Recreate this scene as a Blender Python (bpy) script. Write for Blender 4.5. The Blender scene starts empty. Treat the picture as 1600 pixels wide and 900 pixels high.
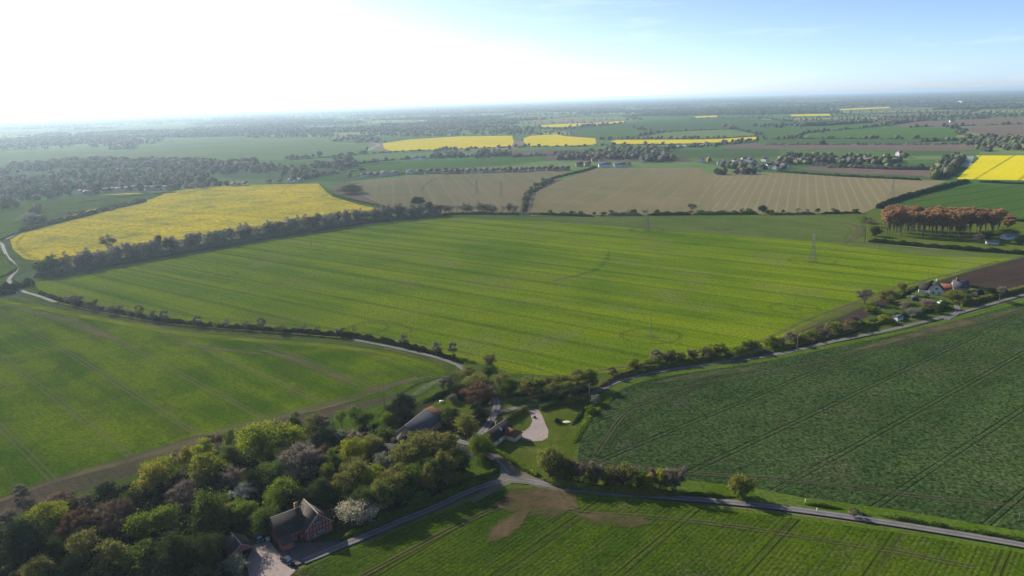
import bpy, math, random
import numpy as np
from mathutils import Matrix, Vector, Euler
R = math.radians
rnd = random.Random(7); rng = np.random.default_rng(7)
SC = bpy.context.scene
COL = SC.collection

# ------------------------------------------------------------------ camera
FPX = 1101.0; CH = 120.0; HY = 155.0
ROLL = math.atan(40/1600); PITCH = math.atan((450-HY)/FPX)
cam = bpy.data.cameras.new('camera'); camo = bpy.data.objects.new('camera', cam); COL.objects.link(camo)
cam.sensor_width = 36; cam.lens = FPX/1600*36; cam.clip_start = 0.5; cam.clip_end = 200000
camo.matrix_world = Matrix.Translation((0,0,CH)) @ Matrix.Rotation(math.pi/2-PITCH,4,'X') @ Matrix.Rotation(-ROLL,4,'Z')
SC.camera = camo
SC.render.engine = 'CYCLES'
# ------------------------------------------------------------------ light
SUN_AZ = R(137)          # direction towards the sun, measured from +X
SUN_EL = R(26)
EXPOSURE = 1.0
SUN_STRENGTH = 5.0
SKY_STRENGTH = 0.118
sun = bpy.data.lights.new('sun','SUN'); suno = bpy.data.objects.new('sun', sun); COL.objects.link(suno)
sun.energy = SUN_STRENGTH; sun.angle = R(0.5); sun.color = (1.0,0.93,0.80)
sd = Vector((math.cos(SUN_AZ)*math.cos(SUN_EL), math.sin(SUN_AZ)*math.cos(SUN_EL), math.sin(SUN_EL)))
suno.rotation_euler = sd.to_track_quat('Z','Y').to_euler()
W = bpy.data.worlds.new('World'); SC.world = W; W.use_nodes = True
wn = W.node_tree.nodes; wl = W.node_tree.links
bg = wn['Background']; sky = wn.new('ShaderNodeTexSky'); sky.sky_type='NISHITA'; sky.sun_disc=False
sky.sun_elevation = SUN_EL; sky.sun_rotation = math.pi/2 - SUN_AZ; sky.altitude = 100
sky.air_density = 0.38; sky.dust_density = 0.75; sky.ozone_density = 2.0
# thin high cirrus wisps (part of the sky)
tc = wn.new('ShaderNodeTexCoord'); mp = wn.new('ShaderNodeMapping'); mp.inputs['Scale'].default_value=(3.0,3.0,26.0)
nz = wn.new('ShaderNodeTexNoise'); nz.inputs['Scale'].default_value=2.2; nz.inputs['Detail'].default_value=6; nz.inputs['Roughness'].default_value=.6
rp = wn.new('ShaderNodeMapRange'); rp.inputs[1].default_value=.55; rp.inputs[2].default_value=.85; rp.inputs[3].default_value=0; rp.inputs[4].default_value=.12
mx = wn.new('ShaderNodeMix'); mx.data_type='RGBA'; mx.blend_type='MIX'
wl.new(tc.outputs['Generated'], mp.inputs[0]); wl.new(mp.outputs[0], nz.inputs[0]); wl.new(nz.outputs[0], rp.inputs[0])
wl.new(rp.outputs[0], mx.inputs[0]); wl.new(sky.outputs[0], mx.inputs[6]); mx.inputs[7].default_value=(8.5,9.2,10.0,1)
wl.new(mx.outputs[2], bg.inputs[0]); bg.inputs[1].default_value = SKY_STRENGTH
vs = SC.view_settings; vs.view_transform='Standard'; vs.look='None'; vs.gamma=1; vs.exposure=EXPOSURE; vs.use_curve_mapping=False
SC.display_settings.display_device='sRGB'
cy = SC.cycles; cy.use_denoising=True; cy.max_bounces=6; cy.diffuse_bounces=2; cy.transmission_bounces=4; cy.transparent_max_bounces=24; cy.volume_bounces=1; cy.glossy_bounces=2

# ------------------------------------------------------------------ pixel (photo, 1600x900) -> ground
cR, sR = math.cos(ROLL), math.sin(ROLL); cP, sP = math.cos(PITCH), math.sin(PITCH)
def ga(P, z=0.0):
    P = np.asarray(P,float).reshape(-1,2); x=(P[:,0]-800)/FPX; y=(450-P[:,1])/FPX
    y2=-x*sR+y*cR; x2=x*cR+y*sR; fw=cP+y2*sP; up=-sP+y2*cP
    t=(z-CH)/up
    return np.stack([x2*t, fw*t],1)
def g(px,py,z=0.0):
    r=ga([(px,py)],z)[0]; return float(r[0]),float(r[1])
def proj(P):
    P=np.asarray(P,float); X=P[:,0]; Y=P[:,1]; Z=P[:,2]-CH
    d=Y*cP-Z*sP; y2=(Y*sP+Z*cP)/d; x2=X/d
    x=x2*cR-y2*sR; y=x2*sR+y2*cR
    return 800+x*FPX, 450-y*FPX, d
def depth(x,y,z=0.0): return y*cP-(z-CH)*sP

# ------------------------------------------------------------------ mesh helpers
def mesh_np(name, V, faces, mat=None, uv=None, smooth=False):
    """V (n,3); faces: (m,k) array or list of such arrays"""
    if not isinstance(faces, list): faces=[faces]
    faces=[np.asarray(f,np.int32) for f in faces if len(f)]
    me=bpy.data.meshes.new(name); V=np.asarray(V,np.float32)
    me.vertices.add(len(V)); me.vertices.foreach_set('co', V.ravel())
    nl=sum(f.size for f in faces); nf=sum(len(f) for f in faces)
    me.loops.add(nl); me.polygons.add(nf)
    me.loops.foreach_set('vertex_index', np.concatenate([f.ravel() for f in faces]))
    st=[];o=0
    for f in faces:
        st.append(o+np.arange(len(f))*f.shape[1]); o+=f.size
    me.polygons.foreach_set('loop_start', np.concatenate(st).astype(np.int32))
    if uv is not None:
        l=me.uv_layers.new(name='UVMap'); l.data.foreach_set('uv', np.asarray(uv,np.float32).ravel())
    me.update(calc_edges=True)
    if smooth: me.polygons.foreach_set('use_smooth', np.ones(nf,bool))
    if mat: me.materials.append(mat)
    return me
class MB:
    """collects shapes of one mesh"""
    def __init__(s): s.v=[]; s.t=[]; s.q=[]; s.n=0; s.p=[]
    def add(s,V,F):
        V=np.asarray(V,float).reshape(-1,3)
        for f in F:
            a=[i+s.n for i in f]
            (s.t if len(a)==3 else s.q if len(a)==4 else s.p).append(a)
        s.v.append(V); s.n+=len(V)
    def box(s,x0,x1,y0,y1,z0,z1):
        s.add([(x,y,z) for z in (z0,z1) for y in (y0,y1) for x in (x0,x1)],[(0,2,3,1),(4,5,7,6),(0,1,5,4),(2,6,7,3),(0,4,6,2),(1,3,7,5)])
    def tube(s,p0,p1,r0,r1,n=6,cap=True):
        p0=np.array(p0,float);p1=np.array(p1,float);d=p1-p0;L=np.linalg.norm(d)
        if L<1e-6: return
        d/=L; a=np.cross(d,(0,0,1) if abs(d[2])<.9 else (1,0,0)); a/=np.linalg.norm(a); b=np.cross(d,a)
        A=np.arange(n)*2*math.pi/n
        ring=np.cos(A)[:,None]*a+np.sin(A)[:,None]*b
        F=[(i,(i+1)%n,n+(i+1)%n,n+i) for i in range(n)]
        if cap: F.append(tuple(range(n,2*n))); F.append(tuple(range(n-1,-1,-1)))
        s.add(np.vstack([p0+ring*r0,p1+ring*r1]),F)
    def ball(s,c,rx,ry,rz,nu=10,nv=6):
        V=[(c[0],c[1],c[2]-rz)]
        for j in range(1,nv):
            t=-math.pi/2+math.pi*j/nv
            for i in range(nu):
                a=2*math.pi*i/nu; V.append((c[0]+rx*math.cos(t)*math.cos(a),c[1]+ry*math.cos(t)*math.sin(a),c[2]+rz*math.sin(t)))
        V.append((c[0],c[1],c[2]+rz)); F=[]
        for i in range(nu): F.append((0,1+(i+1)%nu,1+i)); F.append((len(V)-1,1+(nv-2)*nu+i,1+(nv-2)*nu+(i+1)%nu))
        for j in range(nv-2):
            for i in range(nu):
                a=1+j*nu+i;b=1+j*nu+(i+1)%nu; F.append((a,b,b+nu,a+nu))
        s.add(V,F)
    def mesh(s,name,mat,smooth=False):
        if s.p:
            me=bpy.data.meshes.new(name); me.from_pydata(np.vstack(s.v).tolist(),[],s.t+s.q+s.p)
            if mat: me.materials.append(mat)
            me.update(); return me
        return mesh_np(name,np.vstack(s.v),[s.t,s.q],mat,smooth=smooth)
    def build(s,name,mat,parent=None,smooth=False):
        return link(name,s.mesh(name,mat,smooth),parent)
def link(name,me,parent=None,loc=None):
    o=bpy.data.objects.new(name,me); COL.objects.link(o)
    if parent is not None: o.parent=parent
    if loc is not None: o.location=loc
    return o
def tag(o,label=None,cat=None,group=None,kind=None):
    if label: o['label']=label
    if cat: o['category']=cat
    if group: o['group']=group
    if kind: o['kind']=kind
    return o
def empty(name,loc=(0,0,0),rz=0.0,scale=None):
    o=bpy.data.objects.new(name,None); COL.objects.link(o); o.location=loc; o.rotation_euler=(0,0,rz)
    if scale: o.scale=scale
    o.empty_display_size=.5
    return o

# ------------------------------------------------------------------ materials
def newmat(name):
    m=bpy.data.materials.new(name); m.use_nodes=True; nt=m.node_tree
    for n in list(nt.nodes): nt.nodes.remove(n)
    out=nt.nodes.new('ShaderNodeOutputMaterial'); return m,nt,out
class N:
    def __init__(s,nt): s.nt=nt
    def n(s,t,**k):
        o=s.nt.nodes.new(t)
        for a,b in k.items(): setattr(o,a,b)
        return o
    def l(s,a,b): s.nt.links.new(a,b)
    def put(s,sock,v):
        if isinstance(v,bpy.types.NodeSocket): s.l(v,sock)
        else: sock.default_value=v
    def math(s,op,a,b=None,c=None,clamp=False):
        o=s.n('ShaderNodeMath',operation=op,use_clamp=clamp)
        for i,v in enumerate((a,b,c)):
            if v is not None: s.put(o.inputs[i],v)
        return o.outputs[0]
    def mix(s,f,a,b,blend='MIX'):
        o=s.n('ShaderNodeMix',data_type='RGBA',blend_type=blend)
        s.put(o.inputs[0],f)
        for i,v in ((6,a),(7,b)):
            if isinstance(v,tuple) and len(v)==3: v=v+(1,)
            s.put(o.inputs[i],v)
        return o.outputs[2]
    def ramp(s,v,a,b,lo=0.0,hi=1.0,smooth=True):
        o=s.n('ShaderNodeMapRange',interpolation_type='SMOOTHSTEP' if smooth else 'LINEAR')
        s.put(o.inputs[0],v); o.inputs[1].default_value=a; o.inputs[2].default_value=b; o.inputs[3].default_value=lo; o.inputs[4].default_value=hi
        return o.outputs[0]
    def noise(s,vec,scale,detail=3,rough=.5,dist=0.0):
        o=s.n('ShaderNodeTexNoise'); o.inputs['Scale'].default_value=scale; o.inputs['Detail'].default_value=detail; o.inputs['Roughness'].default_value=rough; o.inputs['Distortion'].default_value=dist
        if vec is not None: s.l(vec,o.inputs['Vector'])
        return o.outputs[0]
    def mapv(s,vec,rot=0.0,scale=(1,1,1),loc=(0,0,0)):
        # rotate first, then scale
        a=s.n('ShaderNodeMapping'); a.inputs['Rotation'].default_value=(0,0,rot); s.l(vec,a.inputs[0])
        b=s.n('ShaderNodeMapping'); b.inputs['Scale'].default_value=scale; b.inputs['Location'].default_value=loc; s.l(a.outputs[0],b.inputs[0])
        return b.outputs[0]
    def bump(s,h,strength,dist):
        o=s.n('ShaderNodeBump'); o.inputs['Strength'].default_value=strength; o.inputs['Distance'].default_value=dist; s.l(h,o.inputs['Height']); return o.outputs[0]
def c3(c,k=1.0): return (c[0]*k,c[1]*k,c[2]*k,1)

def simple_mat(name,col,rough=.8,var=.15,scale=1.5,metal=0.0,bump=0.0,col2=None):
    m,nt,out=newmat(name); n=N(nt); t=n.n('ShaderNodeTexCoord')
    b=n.n('ShaderNodeBsdfPrincipled'); b.inputs['Roughness'].default_value=rough; b.inputs['Metallic'].default_value=metal
    b.inputs['Specular IOR Level'].default_value=.25
    f=n.noise(t.outputs['Object'],scale,4,.6)
    c=n.mix(n.ramp(f,.3,.7),c3(col,1-var),c3(col2 or col,1+var))
    n.l(c,b.inputs['Base Color'])
    if bump: n.l(n.bump(f,bump,.05),b.inputs['Normal'])
    n.l(b.outputs[0],out.inputs[0]); return m

def roof_mat(name,col,col2,course=.35,moss=.25):
    """tiled roof: courses down the slope, mottled tiles"""
    m,nt,out=newmat(name); n=N(nt); t=n.n('ShaderNodeTexCoord'); sp=n.n('ShaderNodeSeparateXYZ'); n.l(t.outputs['Object'],sp.inputs[0])
    b=n.n('ShaderNodeBsdfPrincipled'); b.inputs['Roughness'].default_value=.85; b.inputs['Specular IOR Level'].default_value=.2
    br=n.n('ShaderNodeTexBrick'); br.inputs['Scale'].default_value=1.0; br.inputs['Brick Width'].default_value=.5; br.inputs['Row Height'].default_value=course
    cb=n.n('ShaderNodeCombineXYZ'); n.l(n.math('ADD',sp.outputs[0],sp.outputs[1]),cb.inputs[0]); n.l(n.math('MULTIPLY',sp.outputs[2],1.3),cb.inputs[1]); n.l(cb.outputs[0],br.inputs[0])
    br.inputs['Color1'].default_value=c3(col); br.inputs['Color2'].default_value=c3(col2); br.inputs['Mortar'].default_value=c3(col,.45); br.inputs['Mortar Size'].default_value=.03
    f=n.noise(t.outputs['Object'],1.1,5,.65)
    c=n.mix(n.math('MULTIPLY',n.ramp(f,.5,.72),moss),br.outputs[0],(.10,.10,.05,1))
    n.l(c,b.inputs['Base Color']); n.l(n.bump(br.outputs[1],.6,-.04),b.inputs['Normal']); n.l(b.outputs[0],out.inputs[0]); return m

def leaf_mat(name,col,col2,trans=.45,var=.35,objvar=.25,tcol=None):
    m,nt,out=newmat(name); n=N(nt); geo=n.n('ShaderNodeNewGeometry'); t=n.n('ShaderNodeTexCoord'); oi=n.n('ShaderNodeObjectInfo')
    f=n.noise(t.outputs['Object'],.55,3,.6)
    c=n.mix(n.ramp(f,.35,.65),c3(col),c3(col2))
    k=n.math('ADD',n.math('MULTIPLY',geo.outputs['Random Per Island'],var),1-var/2)
    k2=n.math('ADD',n.math('MULTIPLY',oi.outputs['Random'],objvar),1-objvar/2)
    kk=n.math('MULTIPLY',k,k2)
    hs=n.n('ShaderNodeHueSaturation'); n.l(c,hs.inputs['Color']); n.l(kk,hs.inputs['Value'])
    n.l(n.math('ADD',n.math('MULTIPLY',oi.outputs['Random'],.02),.49),hs.inputs['Hue'])
    d=n.n('ShaderNodeBsdfDiffuse'); tr=n.n('ShaderNodeBsdfTranslucent'); ms=n.n('ShaderNodeMixShader'); ms.inputs[0].default_value=trans
    n.l(hs.outputs[0],d.inputs[0])
    if tcol: tb=n.mix(1.0,hs.outputs[0],c3(tcol),'MULTIPLY')
    else: tb=hs.outputs[0]
    n.l(tb,tr.inputs[0]); n.l(d.outputs[0],ms.inputs[1]); n.l(tr.outputs[0],ms.inputs[2]); n.l(ms.outputs[0],out.inputs[0]); return m

def field_mat(name,c1,c2,soil=None,soil_amt=0.0,theta=0.0,tram=None,tram_off=0.0,tram_col=None,gauge=1.9,rut=.45,row=None,row_amt=.25,patch=.012,fine=1.2,fine_amt=.35,bump=.5,bdist=.15,streak=.35,c3rd=None,tram_amt=.75,big=None,fine2=None,sheen=0.0):
    """theta: degrees, direction of drilling. tram: spacing in metres of wheelings."""
    m,nt,out=newmat(name); n=N(nt); t=n.n('ShaderNodeTexCoord'); P=t.outputs['Object']
    rv=n.mapv(P,-R(theta))            # x along rows, y across rows
    sp=n.n('ShaderNodeSeparateXYZ'); n.l(rv,sp.inputs[0])
    pat=n.noise(P,patch,5,.55,.6)
    stv=n.mapv(P,-R(theta),(.004,.09,1)); stn=n.noise(stv,1.0,4,.6)
    a=n.math('ADD',n.math('MULTIPLY',pat,1-streak),n.math('MULTIPLY',stn,streak))
    col=n.mix(n.ramp(a,.38,.62),c3(c1),c3(c2))
    if c3rd:
        pn=n.noise(n.mapv(P,0,(1,1,1),(300,77,0)),patch*2.3,4,.6)
        col=n.mix(n.ramp(pn,.5,.7,0,.7),col,c3(c3rd))
    fn=n.noise(P,fine,4,.7)
    if soil:
        sn=n.noise(n.mapv(P,-R(theta),(.010,.03,1),(31,7,0)),1.0,6,.65)
        mk=n.math('ADD',sn,n.math('MULTIPLY',n.math('SUBTRACT',fn,.5),.35))
        col=n.mix(n.ramp(mk,.72-soil_amt*.4,.80-soil_amt*.35),col,c3(soil))
    h=fn
    if row:
        rw=n.math('ABSOLUTE',n.math('SUBTRACT',n.math('FRACT',n.math('DIVIDE',sp.outputs[1],row)),.5))   # 0..0.5
        rm=n.ramp(rw,.12,.42)
        rn=n.noise(n.mapv(P,-R(theta),(.03,.6,1)),1.0,3,.6)
        rm=n.math('MULTIPLY',rm,n.ramp(rn,.3,.65))
        col=n.mix(n.math('MULTIPLY',rm,row_amt),col,c3(soil or c1,.8))
        h=n.math('SUBTRACT',fn,n.math('MULTIPLY',rm,.5))
    fk=n.ramp(fn,.33,.67,1-fine_amt,1+fine_amt,False)
    cc=n.n('ShaderNodeCombineXYZ'); [n.l(fk,cc.inputs[i]) for i in range(3)]
    col=n.mix(1.0,col,cc.outputs[0],'MULTIPLY')
    if fine2:
        f2=n.noise(n.mapv(P,-R(theta),(1,1.6,1)),fine2[0],3,.6)
        col=n.mix(n.ramp(f2,fine2[1],fine2[1]+.1,0,fine2[2]),col,c3(fine2[3]))
        h=n.math('SUBTRACT',h,n.math('MULTIPLY',n.ramp(f2,fine2[1],fine2[1]+.1),.6))
    if tram:
        wob=n.math('MULTIPLY',n.math('SUBTRACT',n.noise(n.mapv(P,0,(.01,.01,1)),1.0,2),.5),1.2)
        v=n.math('ADD',sp.outputs[1],wob)
        fr=n.math('MULTIPLY',n.math('FRACT',n.math('ADD',n.math('DIVIDE',n.math('SUBTRACT',v,tram_off),tram),.5)),tram)
        q=n.math('ABSOLUTE',n.math('SUBTRACT',n.math('ABSOLUTE',n.math('SUBTRACT',fr,tram/2)),gauge/2))
        mk=n.ramp(q,rut*.3,rut,1,0)
        brk=n.ramp(n.noise(n.mapv(P,-R(theta),(.02,.05,1),(5,5,0)),1.0,4,.6),.25,.6,.45,1.0)
        mk=n.math('MULTIPLY',mk,n.math('MULTIPLY',brk,tram_amt))
        col=n.mix(mk,col,c3(tram_col))
        h=n.math('SUBTRACT',h,n.math('MULTIPLY',mk,.9))
    d=n.n('ShaderNodeBsdfDiffuse'); d.inputs['Roughness'].default_value=.6
    n.l(col,d.inputs[0]); n.l(n.bump(h,bump,bdist),d.inputs['Normal'])
    sh=d.outputs[0]
    if sheen:
        s2=n.n('ShaderNodeBsdfSheen'); s2.inputs['Roughness'].default_value=.5; n.l(col,s2.inputs[0])
        ad=n.n('ShaderNodeMixShader'); ad.inputs[0].default_value=sheen; n.l(sh,ad.inputs[1]); n.l(s2.outputs[0],ad.inputs[2]); sh=ad.outputs[0]
    n.l(sh,out.inputs[0]); return m

def decal_mat(name,col,mode='soft',amt=.85,grain=.8,col2=None,gauge=.5):
    """soft-edged worn strip: UV x along in metres, y across 0..1"""
    m,nt,out=newmat(name); n=N(nt); t=n.n('ShaderNodeTexCoord'); sp=n.n('ShaderNodeSeparateXYZ'); n.l(t.outputs['UV'],sp.inputs[0])
    e=n.math('ABSOLUTE',n.math('MULTIPLY',n.math('SUBTRACT',sp.outputs[1],.5),2))     # 0 centre ..1 edge
    ns=n.noise(t.outputs['Object'],grain,4,.65); nl=n.noise(t.outputs['Object'],.06,3,.6)
    w=n.math('ADD',n.math('MULTIPLY',n.math('SUBTRACT',ns,.5),.7 if mode=='soft' else .5),n.math('MULTIPLY',n.math('SUBTRACT',nl,.5),1.4 if mode=='soft' else 0.0))
    if mode=='soft': mk=n.ramp(n.math('ADD',e,w),.45,1.0,1,0)
    elif mode=='rut': mk=n.ramp(n.math('ABSOLUTE',n.math('SUBTRACT',n.math('ADD',e,n.math('MULTIPLY',w,.3)),gauge)),.10,.34,1,0)
    elif mode=='hard': mk=n.ramp(n.math('ADD',e,n.math('MULTIPLY',w,.35)),.86,.98,1,0)
    mk=n.math('MULTIPLY',mk,n.ramp(nl,.35,.62,.35 if mode=='soft' else .5,1.0)); mk=n.math('MULTIPLY',mk,amt,clamp=True)
    c=n.mix(n.ramp(ns,.35,.65),c3(col),c3(col2 or col,1.0 if col2 else .7))
    d=n.n('ShaderNodeBsdfDiffuse'); n.l(c,d.inputs[0]); n.l(n.bump(ns,.5,.1),d.inputs['Normal'])
    tr=n.n('ShaderNodeBsdfTransparent'); ms=n.n('ShaderNodeMixShader'); n.l(mk,ms.inputs[0]); n.l(tr.outputs[0],ms.inputs[1]); n.l(d.outputs[0],ms.inputs[2]); n.l(ms.outputs[0],out.inputs[0]); return m

def road_mat(name,col,col2,dark=.6):
    """tarmac with paler wheel tracks, broken edges"""
    m,nt,out=newmat(name); n=N(nt); t=n.n('ShaderNodeTexCoord'); sp=n.n('ShaderNodeSeparateXYZ'); n.l(t.outputs['UV'],sp.inputs[0])
    e=n.math('ABSOLUTE',n.math('MULTIPLY',n.math('SUBTRACT',sp.outputs[1],.5),2))
    ns=n.noise(t.outputs['Object'],.9,5,.65); nl=n.noise(t.outputs['Object'],.12,3,.6)
    tr=n.ramp(n.math('ABSOLUTE',n.math('SUBTRACT',e,.5)),.05,.4,1,0)
    c=n.mix(tr,c3(col),c3(col2)); c=n.mix(n.ramp(nl,.45,.7,0,.5),c,c3(col,dark)); c=n.mix(n.ramp(ns,.55,.75,0,.6),c,c3(col,dark))
    c=n.mix(n.ramp(n.math('ADD',e,n.math('MULTIPLY',n.math('SUBTRACT',ns,.5),.6)),.82,1.0,0,.8),c,(.10,.095,.05,1))
    b=n.n('ShaderNodeBsdfPrincipled'); b.inputs['Roughness'].default_value=.95; b.inputs['Specular IOR Level'].default_value=.08
    n.l(c,b.inputs['Base Color']); n.l(n.bump(ns,.3,.03),b.inputs['Normal']); n.l(b.outputs[0],out.inputs[0]); return m

# ------------------------------------------------------------------ polygon sheets and strips
def cr(P,step=8.0,closed=False):
    """Catmull-Rom through world points"""
    P=np.asarray(P,float); n=len(P)
    if n<3:
        L=np.linalg.norm(P[1]-P[0]); k=max(2,int(L/step)+1); s=np.linspace(0,1,k)[:,None]; return P[0]*(1-s)+P[1]*s
    out=[]
    rngi=range(n if closed else n-1)
    for i in rngi:
        p1=P[i];p2=P[(i+1)%n]; p0=P[i-1] if (i>0 or closed) else 2*p1-p2; p3=P[(i+2)%n] if (i+2<n or closed) else 2*p2-p1
        L=np.linalg.norm(p2-p1); k=max(1,int(L/step))
        # centripetal-like damping for uneven spacing
        d1=np.linalg.norm(p1-p0)+1e-6; d2=L+1e-6; d3=np.linalg.norm(p3-p2)+1e-6
        m1=d2*((p1-p0)/d1*d2+(p2-p1)/d2*d1)/(d1+d2); m2=d2*((p2-p1)/d2*d3+(p3-p2)/d3*d2)/(d2+d3)
        for j in range(k):
            t=j/k; out.append((2*t**3-3*t*t+1)*p1+(t**3-2*t*t+t)*m1+(-2*t**3+3*t*t)*p2+(t**3-t*t)*m2)
    if not closed: out.append(P[-1])
    return np.array(out)
FIELD_POLYS=[]
def pip(px,py,poly):
    poly=np.asarray(poly,float); x=np.asarray(px);y=np.asarray(py); r=np.zeros(x.shape,bool); n=len(poly)
    for i in range(n):
        x1,y1=poly[i];x2,y2=poly[(i+1)%n]
        if y1==y2: continue
        c=((y1>y)!=(y2>y))&(x<(x2-x1)*(y-y1)/(y2-y1)+x1); r^=c
    return r
def sheet(name,pix,mat,z,keep=True,smooth=False,label=None):
    W_=ga(pix)
    if smooth: W_=cr(W_,6.0,True)
    from mathutils.geometry import tessellate_polygon
    tri=tessellate_polygon([[Vector((p[0],p[1],0)) for p in W_]])
    V=np.c_[W_,np.full(len(W_),z)]
    T=[]
    for a,b,c in tri:
        A,B,C=V[a],V[b],V[c]
        T.append((a,b,c) if (B[0]-A[0])*(C[1]-A[1])-(B[1]-A[1])*(C[0]-A[0])>0 else (a,c,b))
    o=link(name,mesh_np(name,V,np.array(T),mat)); tag(o,kind='structure')
    if keep: FIELD_POLYS.append(pix)
    return o
def strip_world(name,C,width,mat,z,closed=False,kind='structure'):
    C=np.asarray(C,float); n=len(C)
    T=np.roll(C,-1,0)-np.roll(C,1,0) if closed else np.gradient(C,axis=0)
    T/=np.linalg.norm(T,axis=1)[:,None]; Nn=np.c_[-T[:,1],T[:,0]]
    w=np.asarray(width,float)
    if w.ndim==0: w=np.full(n,float(w))
    else: w=np.interp(np.linspace(0,1,n),np.linspace(0,1,len(w)),w)
    K=5; s=np.linspace(-.5,.5,K)
    V=np.zeros((n,K,3)); V[:,:,:2]=C[:,None,:]+Nn[:,None,:]*(s[None,:,None]*w[:,None,None]); V[:,:,2]=z
    L=np.r_[0,np.cumsum(np.linalg.norm(np.diff(C,axis=0),axis=1))]
    F=[];UV=[]
    m=n if closed else n-1
    for i in range(m):
        j=(i+1)%n; Lj=L[j] if j>i else L[i]+5
        for k in range(K-1):
            F.append((i*K+k,j*K+k,j*K+k+1,i*K+k+1))[0:0] if False else F.append((i*K+k+1,i*K+k,j*K+k,j*K+k+1))
            UV+=[(L[i],s[k+1]+.5),(L[i],s[k]+.5),(Lj,s[k]+.5),(Lj,s[k+1]+.5)]
    F=np.array(F)[:,::1]
    o=link(name,mesh_np(name,V.reshape(-1,3),F,mat,uv=UV)); tag(o,kind=kind); return o
def strip(name,pix,width,mat,z,step=5.0): return strip_world(name,cr(ga(pix),step),width,mat,z)
def thetapix(a,b):
    p=ga([a,b]); d=p[1]-p[0]; return math.degrees(math.atan2(d[1],d[0]))
def offpix(a,th):
    q=g(*a); t=R(th); return -q[0]*math.sin(t)+q[1]*math.cos(t)

exec_order=None
# ================================================================== SETTING
SOIL=(.105,.078,.055)
# --- ground: one sheet to the horizon, an irregular patchwork of fields
def build_ground():
    S=430.0; th=R(-18)
    nx=290; ny=160
    gx=np.arange(nx+1)-nx/2; gy=np.arange(ny+1)-4
    GX,GY=np.meshgrid(gx,gy,indexing='ij')
    r2=np.random.default_rng(3)
    JX=GX*S*1.35+r2.uniform(-.3,.3,GX.shape)*S*1.35; JY=GY*S*.8+r2.uniform(-.28,.28,GX.shape)*S*.8
    X=JX*math.cos(th)-JY*math.sin(th); Y=JX*math.sin(th)+JY*math.cos(th)
    # keep only what lies in a wide fan in front of (and around) the camera
    idx=np.arange((nx+1)*(ny+1)).reshape(nx+1,ny+1)
    q=np.stack([idx[:-1,:-1],idx[1:,:-1],idx[1:,1:],idx[:-1,1:]],-1).reshape(-1,4)
    V=np.c_[X.ravel(),Y.ravel(),np.zeros(X.size)]
    cx=V[q,0].mean(1);cy_=V[q,1].mean(1)
    keep=(cy_>-900)&(np.abs(cx)<1.0*cy_+3500)&(cy_<45000)
    q=q[keep]; cx=cx[keep];cy_=cy_[keep]
    # outer skirt so the sheet runs to the horizon everywhere
    n0=len(V)
    u=r2.uniform(0,1,len(q)); pal=np.array([(.050,.105,.030),(.058,.105,.032),(.080,.125,.042),(.045,.085,.030),(.110,.125,.060),(.120,.100,.070),(.075,.060,.048),(.130,.165,.060),(.42,.36,.03)])
    pr=np.cumsum([.18,.19,.16,.13,.09,.09,.06,.08,.004]); ci=np.searchsorted(pr/pr[-1],u)
    wood=(r2.uniform(0,1,len(q))<np.clip(.10+np.hypot(cx,cy_)/30000,.1,.42))
    cols=pal[ci]; cols[wood]=(.035,.055,.025)
    me=mesh_np('ground',V,q,None)
    at=me.attributes.new('crop','FLOAT_COLOR','FACE'); at.data.foreach_set('color',np.c_[cols,np.ones(len(q))].astype(np.float32).ravel())
    m,nt,out=newmat('patchwork_of_far_fields'); n=N(nt); t=n.n('ShaderNodeTexCoord'); a=n.n('ShaderNodeAttribute',attribute_name='crop')
    f=n.noise(t.outputs['Object'],.02,5,.6); f2=n.noise(t.outputs['Object'],.6,3,.6)
    k=n.math('ADD',n.math('MULTIPLY',f,.5),n.math('MULTIPLY',f2,.5)); k=n.ramp(k,.3,.7,.75,1.25,False)
    cc=n.n('ShaderNodeCombineXYZ'); [n.l(k,cc.inputs[i]) for i in range(3)]
    d=n.n('ShaderNodeBsdfDiffuse'); n.l(n.mix(1.0,a.outputs[0],cc.outputs[0],'MULTIPLY'),d.inputs[0]); n.l(d.outputs[0],out.inputs[0])
    me.materials.append(m); o=link('ground',me); tag(o,kind='structure')
    # plain earth under and around it, out to the horizon
    b=MB(); b.add([(-62000,-20000,-1.2),(62000,-20000,-1.2),(62000,60000,-1.2),(-62000,60000,-1.2)],[(0,1,2,3)])
    o2=b.build('ground',simple_mat('far_ground',(.05,.075,.04),.9,.2,.002)); tag(o2,kind='structure')
    return V,q,wood
GV,GQ,GWOOD=build_ground()

TH_C=thetapix((400,457),(800,539)); TH_L=thetapix((57,600),(213,720)); TH_R=thetapix((1125,717),(1400,586)); TH_B=thetapix((1164,898),(1208,851))
Z=.02
M={}
M['cereal_mid']=field_mat('young_cereal_central',(.078,.136,.004),(.150,.200,.005),soil=(.15,.135,.07),soil_amt=.14,theta=TH_C,tram=23.9,tram_off=offpix((600,502),TH_C)-2,tram_col=(.030,.055,.008),patch=.010,fine=.9,fine_amt=.42,bump=.5,bdist=.10,streak=.55,c3rd=(.135,.155,.035),rut=.65,tram_amt=.8)
M['cereal_left']=field_mat('young_cereal_left',(.048,.100,.002),(.122,.172,.003),soil=(.12,.10,.06),soil_amt=.2,theta=TH_L,tram=23.6,tram_off=offpix((57,600),TH_L),tram_col=(.14,.12,.065),patch=.026,fine=1.1,fine_amt=.45,bump=.5,bdist=.12,streak=.45,c3rd=(.075,.095,.012),row=2.6,row_amt=.12,rut=.52,tram_amt=.8)
M['thin_crop']=field_mat('thin_headland_crop',(.070,.105,.022),(.098,.125,.030),soil=(.14,.11,.07),soil_amt=.2,theta=TH_C,patch=.02,fine=.9,fine_amt=.35,bump=.5,bdist=.1,streak=.5)
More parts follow.
